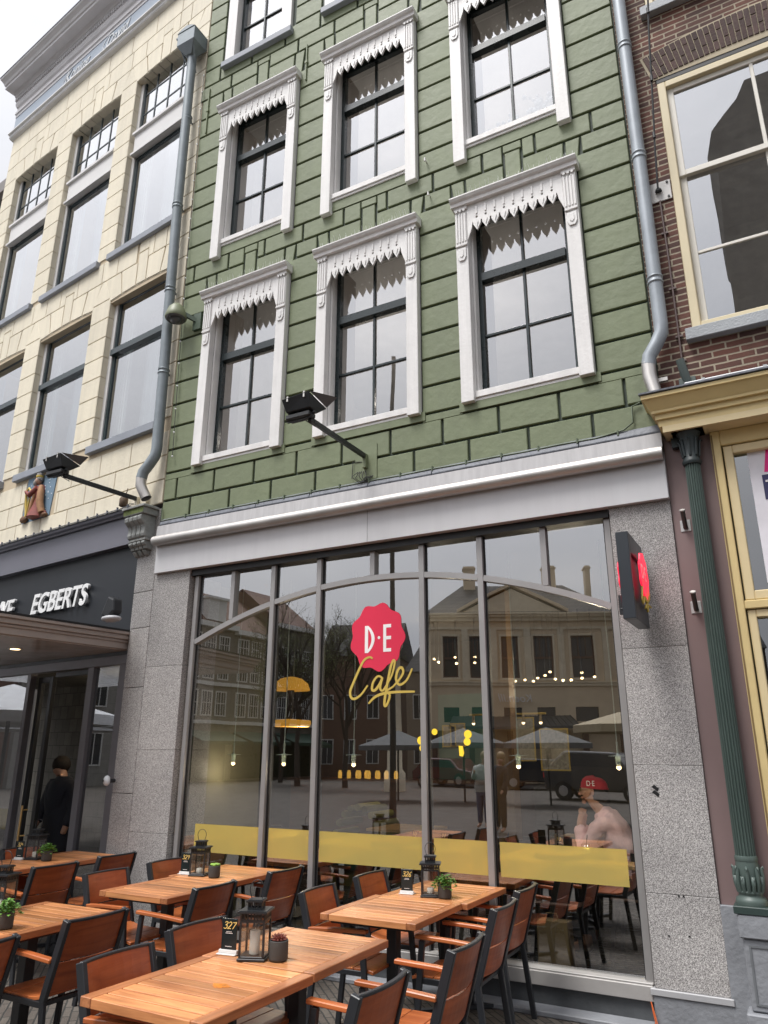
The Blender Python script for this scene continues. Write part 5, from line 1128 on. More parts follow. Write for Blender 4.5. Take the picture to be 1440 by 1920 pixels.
def card(x, y, z, num, label, rz=8, s=1.0, group='black number cards on the tables'):
    t = thing('number_card', label, 'card stand', (x, y, z), rad(rz), group); t.scale = (s*1.12, s, s*1.04)
    c = MB(); c.box(-.048, .048, -.03, .035, 0, .006); c.prism([(-.012,.006),(.012,.006),(.008,.02),(-.008,.02)], -.046, .046, 'yz'); c.build('foot', mat('pale_foot', (.62,.60,.58), .4), t, world=False, bev=.002)
    c = MB(); c.box(-.038, .038, -.003, .003, .012, .152); cd = c.build('card', CARD, t, world=False, bev=.001)
    c = MB(); xo = -.03
    for ch in num: ribbon(c, [(xo+p[0]*.028+p[1]*.006, .108+p[1]*.030) for p in NUM[ch]], .0042, .0006, -.0042, 3); xo += .0205
    c.build('gold_number', GOLDN, cd, world=False)
    c = MB()
    for (a, b, zz) in ((-.014,.014,.094),(-.018,.018,.088),(-.017,.017,.032)):
        q = a
        while q < b-.002: w_ = random.uniform(.002,.005); c.box(q, min(b, q+w_), -.0036, -.0031, zz, zz+.0028); q += w_+.0014
    c.build('small_print', WF, cd, world=False)
card(-2.665,-2.475,.75,'327','black card numbered 327 in gold on the nearest table pair'); card(-2.64,-.575,.75,'326','black card numbered 326 in gold beside its lantern'); card(-4.625,-.68,.75,'329','black card numbered 329 in gold near the granite pillar'); card(-6.56,-.79,.75,'324','black number card beside the lantern on the far left table')
# planters
POT = mat('charcoal_pot', (.055,.055,.052), .75, bump=.2); SOIL = mat('pot_soil', (.05,.035,.025), .9)
def leaf(mb, p, d, ln, wd, droop=.2):
    d = Vector(d).normalized(); s = d.cross(Vector((0,0,1))); s = s.normalized() if s.length > .01 else Vector((1,0,0)); p = Vector(p); n = s.cross(d)
    m_ = p+d*ln*.5+n*ln*.08; e_ = p+d*ln-Vector((0,0,ln*droop)); mb.add([p, m_+s*wd/2, e_, m_-s*wd/2], [(0,1,2),(0,2,3)])
def planter(x, y, kind, label):
    t = thing('potted_plant', label, 'plant', (x, y, .75), 0, 'small charcoal pots with plants on the tables')
    c = MB(); c.lathe([(.036,0),(.044,.004),(.046,.012),(.046,.084),(.0455,.088),(.041,.088),(.040,.078)], (0,0,0), 28); c.build('pot', POT, t, world=False)
    c = MB(); c.lathe([(.0,.076),(.040,.0765)], (0,0,0), 16); c.build('soil', SOIL, t, world=False)
    c = MB()
    if kind == 'ivy':
        lm = mat('ivy_leaf', (.12,.27,.045), .5, island=.45, var=.1)
        for k in range(210):
            a = random.uniform(0, 2*pi); r_ = random.uniform(.0,.075)**1; hgt = .085+random.uniform(0,.06)*(1-(r_/.09)**2)+(-.02 if r_ > .06 else 0)
            p = (r_*cos(a), r_*sin(a), hgt); leaf(c, p, (cos(a)+random.uniform(-.5,.5), sin(a)+random.uniform(-.5,.5), random.uniform(-.1,.8)), random.uniform(.018,.032), random.uniform(.015,.026))
        for k in range(14): a = random.uniform(0, 2*pi); c.tube([(.01*cos(a),.01*sin(a),.078),(.04*cos(a),.04*sin(a),.12),(.07*cos(a),.07*sin(a),.115)], .0012, 4)
    elif kind == 'lime':
        lm = mat('lime_succulent', (.24,.42,.06), .45, island=.3, var=.1)
        for (ox, oy) in ((-.018,0),(.02,.012),(.012,-.02),(-.005,.022)):
            for ring, (nn, el, ln) in enumerate(((8,.25,.024),(7,.6,.020),(5,1.1,.014))):
                for k in range(nn): a = 2*pi*(k+ring*.5)/nn; c.ball((ox+cos(a)*ln*.55*cos(el), oy+sin(a)*ln*.55*cos(el), .092+ln*.5*sin(el)), ln*.46, 6, (1,1,.8))
    else:
        lm = mat('red_succulent', (.22,.065,.05), .45, island=.35, var=.1)
        for ring, (nn, el, ln) in enumerate(((11,.15,.044),(10,.5,.042),(8,.85,.036),(5,1.25,.028))):
            for k in range(nn):
                a = 2*pi*(k+ring*.5)/nn; d = Vector((cos(a)*cos(el), sin(a)*cos(el), sin(el))); c.tube([Vector((0,0,.084)), Vector((0,0,.086))+d*ln*.6, Vector((0,0,.088))+d*ln], [.005,.006,.001], 6)
    c.build('foliage', lm, t, world=False)
planter(-2.38,-2.45,'red','charcoal pot with a reddish rosette succulent on table 327'); planter(-2.335,-.60,'ivy','charcoal pot of ivy beside the lantern on table 326'); planter(-4.30,-.70,'lime','charcoal pot with lime green succulents on table 329'); planter(-6.27,-.72,'ivy','charcoal pot of ivy on the far left table near the door'); planter(-4.13,-2.66,'ivy','bushy ivy pot largest at the left edge')
# orange cord stub at the foot of the right pillar
OS = thing('orange_cord', 'thin orange cord hanging at the foot of the right granite pillar', 'cord', (-1.135,-.02,0)); c = MB(); c.tube([(-1.14,-.025,.16),(-1.13,-.035,.10),(-1.12,-.04,.05),(-1.13,-.05,0.01)], .004, 6); c.tube([(-1.14,-.025,.16),(-1.115,-.05,.08),(-1.10,-.06,.01)], .003, 6); c.build('cord', mat('orange_rubber', (.7,.15,.04), .5), OS)
# ================================================================ inside the cafe
PW = mat('lamp_white_green', (.62,.70,.62), .4)
def pendant(x, y, z, label, top=3.5):
    t = thing('pendant_lamp', label, 'pendant lamp', (x, y, z), 0, 'slim pendant lamps behind the shop window')
    c = MB(); c.lathe([(.018,.03),(.022,.05),(.022,.10),(.014,.12)], (0,0,0), 16); c.lathe([(.075,.105),(.076,.108),(.02,.112)], (0,0,0), 24); c.build('lamp_shade', PW, t, world=False)
    c = MB(); c.tube([(0,0,.12),(0,0,.2),(.004,.0,.6),(-.003,0,1.2),(0,0,top-z)], .0045, 6); c.tube([(0,0,.12),(0,0,.22)], .008, 8); c.build('cord', PW, t, world=False)
    c = MB(); c.lathe([(.004,.0),(.018,.008),(.020,.026),(.014,.03)], (0,0,0), 12); c.build('bulb', BULB, t, world=False)
    l = bpy.data.lights.new('lamp_light', 'POINT'); l.energy = 2.5; l.color = (1,.82,.6); l.shadow_soft_size = .03; lo = bpy.data.objects.new('lamp_light', l); sc.collection.objects.link(lo); lo.parent = t; lo.location = (0,0,-.05)
for i, x in enumerate([-5.377,-4.719,-3.888,-2.224,-1.374]): pendant(x, .75, 1.57, 'white pendant lamp hanging in the '+['first','second','third','fourth','fifth'][i]+' glazed bay from the left')
SPOTS = [(-4.517,2.975),(-4.42,2.92),(-4.246,3.0),(-4.15,2.89),(-3.88,2.966),(-3.86,2.88),(-3.612,2.89),(-3.30,2.61),(-3.20,2.63),(-3.103,2.615),(-3.0,2.64),(-2.93,2.68),(-2.819,2.709),(-2.74,2.61),(-2.635,2.589),(-2.56,2.6),(-2.449,2.698),(-2.40,2.61),(-2.258,2.625),(-1.954,2.463)]
c0_ = None
for i, (x, z) in enumerate(SPOTS):
    y = 4+random.uniform(-.15,.15)
    if c0_ is None:
        t = thing('ceiling_spot', 'tiny warm ceiling lamp in the cluster above the cafe tables', 'lamp', (x, y, z), 0, 'small warm lamps of the cafe ceiling'); c = MB(); c.ball((0,0,0), .019, 10, (1.1,1,.8)); c.build('bulb', BULB, t, world=False); c = MB(); c.tube([(0,0,.02),(0,0,.9)], .006, 6); c.build('stem', DARKM, t, world=False); c0_ = t
    else: dup(c0_, (x, y, z))
TR = thing('track_lights', 'brass rail carrying five small warm spotlights at the back of the cafe', 'track lights', (-3.3, 3.4, 2.1))
c = MB(); c.tube([(-3.75,3.4,2.16),(-2.75,3.4,2.16)], .012, 8); c.build('rail', GOLD, TR)
for k in range(5):
    c = MB(); c.lathe([(.02,0),(.016,.09)], (-3.7+.22*k,3.4,2.06), 10); h_ = c.build('spot', mat('spot_brass', (.4,.3,.15), .4), TR); c = MB(); c.ball((-3.7+.22*k,3.4,2.055), .022, 8); c.build('bulb', BULB, h_)
AL = thing('dome_lamp', 'large amber dome lamp with a disc below it in the second bay', 'lamp', (-6.2, 2.9, 2.0)); AL.location = (-6.28, 3.0, 1.98)
AMB = mat('amber_glow', (.70,.33,.04), .5, emit=.38)
c = MB(); c.lathe([(.27,.55),(.24,.64),(.15,.71),(.03,.74)], (0,0,0), 24); c.build('dome', AMB, AL, world=False); c = MB(); c.lathe([(.28,.06),(.30,.10),(.29,.14),(.05,.16)], (0,0,0), 24); c.build('disc', AMB, AL, world=False); c = MB(); c.tube([(0,0,.1),(0,0,1.5)], .05, 12); c.build('stem', DARKM, AL, world=False)
STK = mat('yellow_sticker', (.95,.66,.04), .5, emit=.15)  # faint glow added to the yellow to brighten it; stickers are no lamps
for (x, z, r_) in ((-2.417,1.843,.033),(-2.425,1.785,.030),(-2.715,1.865,.026),(-2.842,1.797,.034),(-2.827,1.736,.03)):
    c = MB(); c.tube([(x,.0940,z),(x,.0955,z)], r_, 20); c.build('yellow_sticker', STK, SF)
c = MB(); c.prism([(-2.50,1.755),(-2.465,1.75),(-2.455,1.70),(-2.465,1.67),(-2.495,1.675)], .0940, .0955); c.build('yellow_sticker', STK, SF)
OAK = mat_wood('cafe_oak', ((.34,.20,.08), (.55,.36,.17)), axis=0, rough=.4); BLK = mat('black_shell', (.012,.012,.014), .45); SEATW = mat('brown_seat', (.16,.09,.07), .5)
def make_itable():
    t = thing('cafe_table', 'x', 'table', (0,0,0)); c = MB(); c.box(-.36,.36,-.36,.36,.72,.75); c.build('tabletop', OAK, t, bev=.004, world=False)
    c = MB(); c.box(-.03,.03,-.03,.03,.02,.72); c.box(-.25,.25,-.25,.25,0,.02); c.build('leg', BLK, t, world=False); return t
def make_ichair():
    t = thing('cafe_chair', 'x', 'chair', (0,0,0))
    c = MB(); c.box(-.2,.2,-.2,.2,.43,.455); c.build('seat', SEATW, t, bev=.01, world=False)
    for sx in (-1, 1):
        for sy in (-1, 1): c = MB(); c.bar((sx*.16, sy*.16, .44), (sx*.22, sy*.21, 0), .03, .03); c.build('leg', BLK, t, world=False)
    c = MB(); vs = []; n = 8
    for z, r_ in ((.46,.20),(.62,.215),(.80,.20)):
        for k in range(n+1): a = pi*.5+pi*k/n*1.0; vs.append((r_*cos(a)*.95-.0, r_*sin(a), z))
    c.add(vs, [(i*(n+1)+k, i*(n+1)+k+1, (i+1)*(n+1)+k+1, (i+1)*(n+1)+k) for i in range(2) for k in range(n)]); o = c.build('backrest', BLK, t, world=False); so = o.modifiers.new('s', 'SOLIDIFY'); so.thickness = .015
    return t
FZ_ = .11
IT = [(-2.1,1.35),(-3.1,1.3),(-4.1,1.3),(-5.0,1.35),(-2.1,2.6),(-4.3,2.7)]; t0 = make_itable()
for i, (x, y) in enumerate(IT):
    l = 'oak cafe table '+['in front of the woman in the pink sweater','behind the glass, second from the woman','behind the middle glazed bay','behind the left glazed bay','farther back behind the woman','at the back of the left half of the cafe'][i]
    if i: o = dup(t0, (x, y, FZ_), 0, l)
    else: o = t0; o.location = (x, y, FZ_); o['label'] = l
    o['group'] = 'oak tables inside the cafe'
IC = [(-1.42,1.3,pi),(-2.75,1.1,pi),(-2.62,1.75,pi),(-3.6,1.5,0),(-3.75,1.05,pi),(-4.6,1.2,0),(-4.75,.9,pi),(-5.4,1.5,0),(-1.6,2.3,pi),(-2.3,1.95,-pi/2),(-2.9,2.5,0),(-1.95,.85,pi/2)]; c0 = make_ichair()
for i, (x, y, a) in enumerate(IC):
    l = 'black shell chair '+['under the woman in the pink sweater','right of the second oak table','behind the second oak table, turned right','left of the second oak table','right of the third oak table','left of the third oak table','right of the fourth oak table','at the far left inside','behind the seated woman','between the two right-hand oak tables','deep in the cafe near the ochre column','against the glass with its back to the street'][i]
    if i: o = dup(c0, (x, y, FZ_), a, l)
    else: o = c0; o.location = (x, y, FZ_); o.rotation_euler.z = a; o['label'] = l
    o['group'] = 'black shell chairs inside the cafe'
for (x, y, n, l) in ((-2.05,1.25,'10','small gold-numbered card on the oak table before the woman'),(-3.05,1.0,'10','small gold-numbered card on the second oak table'),(-3.35,1.0,'10','small gold-numbered card near the middle of the glass')): card(x, y, .86, n, l, 5, .9, 'cards on the cafe tables')
GT = thing('drinking_glass', 'empty tumbler with a dark straw on the table before the woman', 'glass', (-1.72,.85,.87)); c = MB(); c.lathe([(.028,0),(.030,.004),(.036,.12),(.034,.12),(.028,.01)], (0,0,0), 20); c.build('tumbler', mat_glass('tumbler_glass', (.9,.92,.92), .12, 1.5), GT, world=False); c = MB(); c.tube([(-.01,0,.02),(.02,.0,.19)], .004, 6); c.build('straw', DARKM, GT, world=False); c = MB(); 
SH = thing('window_shelf', 'narrow oak bar shelf along the inside of the right-hand glass', 'shelf', (-1.7,.8,.84)); c = MB(); c.box(-.75,.62,-.12,.12,0,.03); c.build('board', OAK, SH, world=False, bev=.004); c = MB(); c.box(-.7,-.66,-.1,.1,-.73,0); c.box(.54,.58,-.1,.1,-.73,0); c.build('leg', BLK, SH, world=False)
BC = thing('bar_counter', 'dark bar counter with glowing golden jars at the back of the cafe', 'counter', (-5.9,4.8,.11)); c = MB(); c.box(-1.6,2.3,0,.6,0,1.15); c.box(-1.65,2.35,-.05,.65,1.15,1.2); c.build('body', mat('counter_wood', (.10,.05,.03), .5), BC, world=False, bev=.006)
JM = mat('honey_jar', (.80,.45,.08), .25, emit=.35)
j0 = None
for k in range(12):
    x, y = -6.62+.085*k+random.uniform(-.02,.02), 4.9+.12*(k % 2)
    if j0 is None: j0 = thing('honey_jar', 'small golden jar in the row on the bar counter', 'jar', (x, y, 1.31), 0, 'golden jars on the bar counter'); c = MB(); c.lathe([(.028,0),(.032,.02),(.032,.09),(.022,.105),(.022,.12)], (0,0,0), 12); c.build('body', JM, j0, world=False)
    else: dup(j0, (x, y, 1.31))
PF = None
for i, (x, z, w_, h_) in enumerate(((-5.0,1.95,.12,.17),(-4.85,1.97,.13,.18),(-4.05,1.9,.16,.32),(-3.75,1.9,.16,.32),(-3.3,1.75,.22,.3))):
    t = thing('picture_frame', 'small framed picture on the back wall, '+['leftmost of the pair on teal','right of the pair on teal','tall, left of the middle','tall, right of the middle','wider, nearest the ochre column'][i], 'picture', (x, 5.58, z), 0, 'framed pictures at the back of the cafe'); c = MB(); frame_rect(c, -w_, w_, -h_, h_, .02, -.02, 0); c.build('frame', GOLD, t, world=False); c = MB(); c.box(-w_+.02, w_-.02, -.01, 0, -h_+.02, h_-.02); c.build('print', mat('pale_print', (.35,.33,.28), .7, var=.5, vs=20), t, world=False)
BG = thing('striped_armchair', 'rounded armchair with yellow and green ribs at the back of the cafe', 'armchair', (-5.2,3.3,.11)); c = MB()
for k in range(11): a = pi*k/10; c.tube([(-.34*cos(a)*(1), -.25, .45+.36*sin(a)*1.3),(-.34*cos(a), .3, .45+.36*sin(a)*1.3)], .045, 8)
c.box(-.36, .36, -.28, .3, 0, .44); c.build('ribbed_back', mat('yellow_green_rib', (.30,.27,.08), .6, island=.5), BG, world=False); c = MB(); c.box(-.28,.28,-.42,.2,.2,.48); c.build('seat', TEAL, BG, world=False, bev=.05, seg=3)
PBG = thing('paper_bag', 'brown paper bag standing on the floor inside the right-hand glass', 'bag', (-1.95,.62,.11)); c = MB(); c.prism([(-.13,0),(.13,0),(.12,.34),(-.12,.34)], -.07, .07); c.build('body', mat('kraft_paper', (.28,.19,.10), .8, bump=.3), PBG, world=False); c = MB(); c.tube([(-.05,-.07,.33),(-.04,-.07,.40),(.04,-.07,.40),(.05,-.07,.33)], .004, 6); c.build('handle', mat('kraft_paper', (.28,.19,.10)), PBG, world=False)
for (x, y, z) in ((-4.3,3.9,2.85),(-2.6,3.9,2.5),(-6.2,3.2,1.9),(-2.0,2.2,2.6)):
    l = bpy.data.lights.new('ceiling_lamp_light', 'POINT'); l.energy = 12; l.color = (1,.82,.6); l.shadow_soft_size = .03; lo = bpy.data.objects.new('ceiling_lamp_light', l); sc.collection.objects.link(lo); lo.location = (x, y, z)
FL = thing('flower_arrangement', 'white blossom arrangement behind the glass of the upper right window of the green house', 'flowers', (-1.75,.45,7.7))
c = MB()
for (bx_, bz_, sr) in ((-.33,.30,.16),(-.22,.42,.12),(.10,.55,.20),(.30,.50,.15),(.42,.30,.12),(-.05,.38,.12)):
    for k in range(34): a = random.uniform(0, 2*pi); r_ = sr*math.sqrt(random.random()); c.ball((bx_+r_*cos(a), random.uniform(-.08,.08), bz_+r_*sin(a)), random.uniform(.015,.032), 6)
c.build('blossom', mat('white_blossom', (.80,.80,.76), .8), FL, world=False); c = MB(); c.lathe([(.08,0),(.11,.12),(.06,.25)], (0,0,0), 12)
for bx_ in (-.3,-.1,.1,.3): c.tube([(0,0,.2),(bx_*.5,0,.35),(bx_,0,.45)], .006, 5)
c.build('vase', WHITE, FL, world=False)
for i, (p, l) in enumerate([((-2.10,1.0,5.25),'inside the lower right window of the green house, upper one'),((-1.93,1.0,5.17),'inside the lower right window of the green house, middle one'),((-1.95,1.0,5.06),'inside the lower right window of the green house, lowest one'),(cl(.9,.8,5.95),'inside the lower cream window nearest the drainpipe'),(cl(1.9,.8,6.0),'inside the lower cream window above the floodlight')]):
    c = MB(); c.ball((0,0,0), .026, 8); o = c.build('room_lamp', BULB); o.location = p; tag(o, 'small lit lamp '+l, 'lamp', 'lit lamps in the upstairs rooms')
# ---------------------------------------------------------------- people
SKIN = mat('skin', (.52,.29,.20), .5, var=.06, vs=12); HAIR = mat('dark_hair', (.02,.014,.011), .8, var=.4, vs=40)
def skinned(name, J, E, m, parent, sub=2):
    me = bpy.data.meshes.new(name); keys = list(J); me.from_pydata([J[k][0] for k in keys], [(keys.index(a), keys.index(b)) for a, b in E], []); me.update()
    o = bpy.data.objects.new(name, me); sc.collection.objects.link(o); o.parent = parent
    o.modifiers.new('skin', 'SKIN'); sv = me.skin_vertices[0].data if me.skin_vertices else None
    if sv is None:
        bm = bmesh.new(); bm.from_mesh(me); bm.verts.layers.skin.verify(); bm.to_mesh(me); bm.free(); sv = me.skin_vertices[0].data
    for i, k in enumerate(keys): r_ = J[k][1]; sv[i].radius = (r_, r_) if not isinstance(r_, tuple) else r_; sv[i].use_root = (i == 0)
    s_ = o.modifiers.new('sub', 'SUBSURF'); s_.levels = sub; s_.render_levels = sub; me.materials.append(m)
    o.modifiers['skin'].use_smooth_shade = True
    return o
W_ = thing('person', 'seated woman in pink sweater and red cap, chin on her hands, behind the glass', 'person', (-1.42,1.3,.11))
J = {'pel':((0,0,.52),.13),'wst':((-.05,0,.68),.125),'chs':((-.15,0,.92),.135),'nk0':((-.235,0,1.07),.07),'nk1':((-.275,0,1.14),.06),'hd0':((-.31,0,1.20),.075),'hd1':((-.315,0,1.27),.088),'hd2':((-.305,0,1.32),.075),
     'hipL':((-.05,-.1,.50),.095),'kneL':((-.46,-.1,.50),.065),'ankL':((-.42,-.1,.08),.042),'toeL':((-.58,-.1,.03),.035),'hipR':((-.05,.1,.50),.095),'kneR':((-.46,.1,.50),.065),'ankR':((-.42,.1,.08),.042),'toeR':((-.58,.1,.03),.035),
     'shL':((-.20,-.15,.98),.062),'elL':((-.42,-.14,.80),.045),'wrL':((-.44,-.05,1.0),.030),'plL':((-.425,-.035,1.06),.030),'shR':((-.20,.15,.98),.062),'elR':((-.42,.14,.80),.045),'wrR':((-.44,.05,.99),.030),'plR':((-.425,.035,1.05),.030)}
E_ = [('pel','wst'),('wst','chs'),('chs','nk0'),('nk0','nk1'),('nk1','hd0'),('hd0','hd1'),('hd1','hd2'),('pel','hipL'),('hipL','kneL'),('kneL','ankL'),('ankL','toeL'),('pel','hipR'),('hipR','kneR'),('kneR','ankR'),('ankR','toeR'),('chs','shL'),('shL','elL'),('elL','wrL'),('wrL','plL'),('chs','shR'),('shR','elR'),('elR','wrR'),('wrR','plR')]
for s, q in ((-1, 'L'), (1, 'R')):
    for k in range(4):
        b = Vector(J['pl'+q][0])+Vector((-.018+.012*k, s*.012, .015)); n1, n2 = f'f{q}{k}a', f'f{q}{k}b'
        J[n1] = (tuple(b+Vector((0, -s*.008, .032-.003*abs(k-1)))), .009); J[n2] = (tuple(b+Vector((.012, -s*.014, .055-.004*abs(k-1)))), .008); E_ += [('pl'+q, n1), (n1, n2)]
    J['t'+q] = (tuple(Vector(J['pl'+q][0])+Vector((.035, s*.004, .02))), .010); E_.append(('pl'+q, 't'+q))
skinned('body', J, E_, SKIN, W_)
SWT = mat('pink_sweater', (.90,.60,.63), .85, var=.14, vs=9, bump=.8, bs=18)
JS = {'pel':((.015,0,.50),.155),'wst':((-.035,0,.68),.155),'chs':((-.145,0,.92),.165),'nk':((-.268,0,1.135),.076),'shL':((-.22,-.155,1.03),.088),'elL':((-.41,-.15,.79),.066),'wrL':((-.44,-.055,1.0),.046),'shR':((-.22,.155,1.03),.088),'elR':((-.41,.15,.79),.066),'wrR':((-.44,.055,.99),.046)}
skinned('sweater', JS, [('pel','wst'),('wst','chs'),('chs','nk'),('chs','shL'),('shL','elL'),('elL','wrL'),('chs','shR'),('shR','elR'),('elR','wrR')], SWT, W_)
tx = bpy.data.textures.new('folds', 'CLOUDS'); tx.noise_scale = .09; sw_ = [o for o in W_.children if o.name.startswith('sweater')][0]; dm = sw_.modifiers.new('folds', 'DISPLACE'); dm.texture = tx; dm.strength = .05; dm.mid_level = .5; sw_.modifiers['sub'].levels = 3; sw_.modifiers['sub'].render_levels = 3
JT = {'pel':((-.0,0,.50),.13),'hipL':((-.06,-.1,.50),.105),'kneL':((-.47,-.1,.50),.078),'ankL':((-.42,-.1,.12),.055),'hipR':((-.06,.1,.50),.105),'kneR':((-.47,.1,.50),.078),'ankR':((-.42,.1,.12),.055)}
skinned('trousers', JT, [('pel','hipL'),('hipL','kneL'),('kneL','ankL'),('pel','hipR'),('hipR','kneR'),('kneR','ankR')], mat('black_trousers', (.015,.015,.018), .8), W_)
c = MB(); c.ball((-.31,0,1.275), .10, 18, (1.08,.88,1.15)); c.build('head', SKIN, W_, world=False)
c = MB(); c.prism([(-.405,1.285),(-.445,1.245),(-.44,1.235),(-.41,1.235)], -.012, .012); c.ball((-.428,0,1.243), .014, 8); c.ball((-.412,0,1.213), .016, 8, (1,1.6,.55)); c.ball((-.400,0,1.178), .022, 8, (1,1.2,.9)); c.ball((-.30,-.09,1.265), .024, 10, (.7,.4,1.3)); c.ball((-.30,.09,1.265), .024, 10, (.7,.4,1.3)); c.build('face_features', mat('skin_rose', (.52,.27,.19), .5), W_, world=False)
c = MB()
for s in (-1, 1): c.tube([(-.418+.010*cos(a)*0, s*.034+.022*cos(a), 1.275+.018*sin(a)) for a in [2*pi*k/12 for k in range(12)]], .0022, 6, closed=True); c.tube([(-.415, s*.056, 1.28), (-.31, s*.092, 1.285)], .0022, 6)
c.build('glasses', mat('gold_wire', (.45,.33,.16), .3, metal=.8), W_, world=False)
c = MB(); c.ball((-.275,0,1.265), .098, 14, (.95,.94,1.05)); c.ball((-.235,0,1.20), .06, 10, (1,1,1.2)); c.build('hair', HAIR, W_, world=False)
c = MB(); vs = []; n = 20
for z, r_ in ((1.295,.108),(1.33,.106),(1.36,.092),(1.385,.062),(1.395,.0)):
    for k in range(n): a = 2*pi*k/n; vs.append((-.30+r_*1.08*cos(a), r_*.92*sin(a), z+.02*cos(a)*-.4))
c.add(vs, [(i*n+k, i*n+(k+1) % n, (i+1)*n+(k+1) % n, (i+1)*n+k) for i in range(4) for k in range(n)], True); c.tube([(-.30+.110*1.08*cos(a), .101*sin(a), 1.297-.008*cos(a)) for a in [2*pi*k/20 for k in range(20)]], .006, 6, closed=True)
cap = c.build('red_cap', mat('red_cloth', (.45,.015,.025), .75, bump=.3), W_, world=False)
mo = text_mesh('D·E', .062, .002, 'cap_letters', WF, cap, Matrix.Translation((-.345,-.101,1.315)) @ XZ @ Matrix.Diagonal((1,1,1,1)), xs=.8)
MAN = thing('person', 'person in a dark coat seen from behind inside the cafe doorway', 'person', cl(2.45, .75, 0), CRA); MAN.scale = (1.0, 1.0, .93)
JM_ = {'pel':((0,0,.95),.17),'wst':((0,0,1.1),.165),'chs':((-.03,0,1.32),.17),'nk0':((-.05,0,1.48),.07),'nk1':((-.06,0,1.54),.06),'hd0':((-.10,-.02,1.58),.085),'hd1':((-.12,-.03,1.65),.095),'hipL':((-.1,0,.88),.11),'kneL':((-.1,-.0,.5),.08),'ankL':((-.1,.0,.09),.05),'toeL':((-.13,-.14,.04),.04),'hipR':((.1,0,.88),.11),'kneR':((.1,0,.5),.08),'ankR':((.1,0,.09),.05),'toeR':((.12,-.14,.04),.04),'shL':((-.22,0,1.38),.08),'elL':((-.28,-.05,1.1),.06),'wrL':((-.24,-.16,.92),.038),'haL':((-.22,-.2,.86),.035),'shR':((.2,0,1.38),.08),'elR':((.28,0,1.1),.06),'wrR':((.27,-.08,.88),.038),'haR':((.26,-.1,.80),.035)}
EM = [('pel','wst'),('wst','chs'),('chs','nk0'),('nk0','nk1'),('nk1','hd0'),('hd0','hd1'),('pel','hipL'),('hipL','kneL'),('kneL','ankL'),('ankL','toeL'),('pel','hipR'),('hipR','kneR'),('kneR','ankR'),('ankR','toeR'),('chs','shL'),('shL','elL'),('elL','wrL'),('wrL','haL'),('chs','shR'),('shR','elR'),('elR','wrR'),('wrR','haR')]
skinned('body', JM_, EM, SKIN, MAN)
def coat(parent, J0, keys, m, grow, name='coat'):
    JJ = {k: (J0[k][0], J0[k][1]+(grow if k in ('pel','wst','chs','hipL','hipR') or grow < .05 else .025)) for k in keys}; return skinned(name, JJ, [(a, b) for a, b in EM if a in keys and b in keys], m, parent)
def wrap(parent, prof, m, name, sq=.68):
    c = MB(); c.lathe(prof, (0,0,0), 24); c.v = [(x, y*sq, z) for x, y, z in c.v]; return c.build(name, m, parent, world=False)
DKC = mat('navy_coat', (.014,.016,.026), .75)
coat(MAN, JM_, ['pel','wst','chs','nk0','hipL','hipR','shL','elL','wrL','shR','elR','wrR'], DKC, .055); coat(MAN, JM_, ['hipL','kneL','ankL'], DKC, .012, 'trouser_leg'); coat(MAN, JM_, ['hipR','kneR','ankR'], DKC, .012, 'trouser_leg')
wrap(MAN, [(.27,.60),(.265,.75),(.25,1.0),(.235,1.15),(.245,1.3),(.20,1.44),(.10,1.51)], DKC, 'coat_body'); c = MB(); c.ball((-.11,.0,1.66), .112, 14, (.95,1.05,1.1)); c.build('hair', HAIR, MAN, world=False)
# ================================================================ across the square (seen mirrored in the glass)
NEO = thing('classical_building', 'sandy classical building with a pediment and hipped roof across the square', 'building', (-19.17,-34.8,0), math.atan2(-.419,.908))
SAND = mat('sandy_render', (.78,.64,.46), .75, var=.1, vs=1); SANDL = mat('sandy_trim', (.82,.72,.55), .7); RTILE = mat_brick('roof_tiles', (.045,.045,.048), (.075,.07,.07), (.02,.02,.02), bw=.3, rh=.3, ms=.03, bump=.6); DG2 = mat('dark_pane', (.03,.035,.045), .15); FRB = mat('maroon_sash', (.10,.045,.035), .5)
NW = [(.8,1.7),(2.44,3.2),(4.25,5.25),(6.15,7.25),(8.38,9.7)]
c = MB(); hl = [(a, b, 5.9, 8.35) for a, b in NW]+[(a, b, 3.4, 4.25) for a, b in NW]
m_ = MB(); grid_wall(m_, 0, 11.1, 3.3, 9.4, hl, 0, -.2); m_.quad((0,0,0),(0,-9,0),(0,-9,9.4),(0,0,9.4)); m_.quad((11.1,0,0),(11.1,-9,0),(11.1,-9,9.4),(11.1,0,9.4)); m_.quad((0,-9,0),(11.1,-9,0),(11.1,-9,9.4),(0,-9,9.4)); m_.box(0,11.1,-.1,-.0,2.9,3.3); m_.quad((0,-.5,0),(11.1,-.5,0),(11.1,-.5,3.3),(0,-.5,3.3)); m_.build('wall', SAND, NEO, world=False)
for k in range(6): c = MB(); x = .1+2.15*k; c.box(x, x+.3, -.3, .0, 0, 2.9); c.build('shop_pier', FRB, NEO, world=False)
for (a, b) in NW:
    c = MB(); frame_rect(c, a, b, 5.9, 8.35, .08, -.18, -.1); c.box(a+.08, b-.08, -.16, -.1, 7.0, 7.12)
    for k in (1,2): c.box(a+(b-a)*k/3-.02, a+(b-a)*k/3+.02, -.16, -.12, 7.12, 8.27)
    w_ = c.build('window', FRB, NEO, world=False); c = MB(); c.quad((a,-.19,5.9),(b,-.19,5.9),(b,-.19,8.35),(a,-.19,8.35)); c.build('pane', DG2, w_, world=False); c = MB(); frame_rect(c, a-.12, b+.12, 5.78, 8.47, .12, 0, .06); c.build('frame', SANDL, w_, world=False)
    c = MB(); c.quad((a,-.18,3.4),(b,-.18,3.4),(b,-.18,4.25),(a,-.18,4.25)); c.build('window', DG2, NEO, world=False)
c = MB()
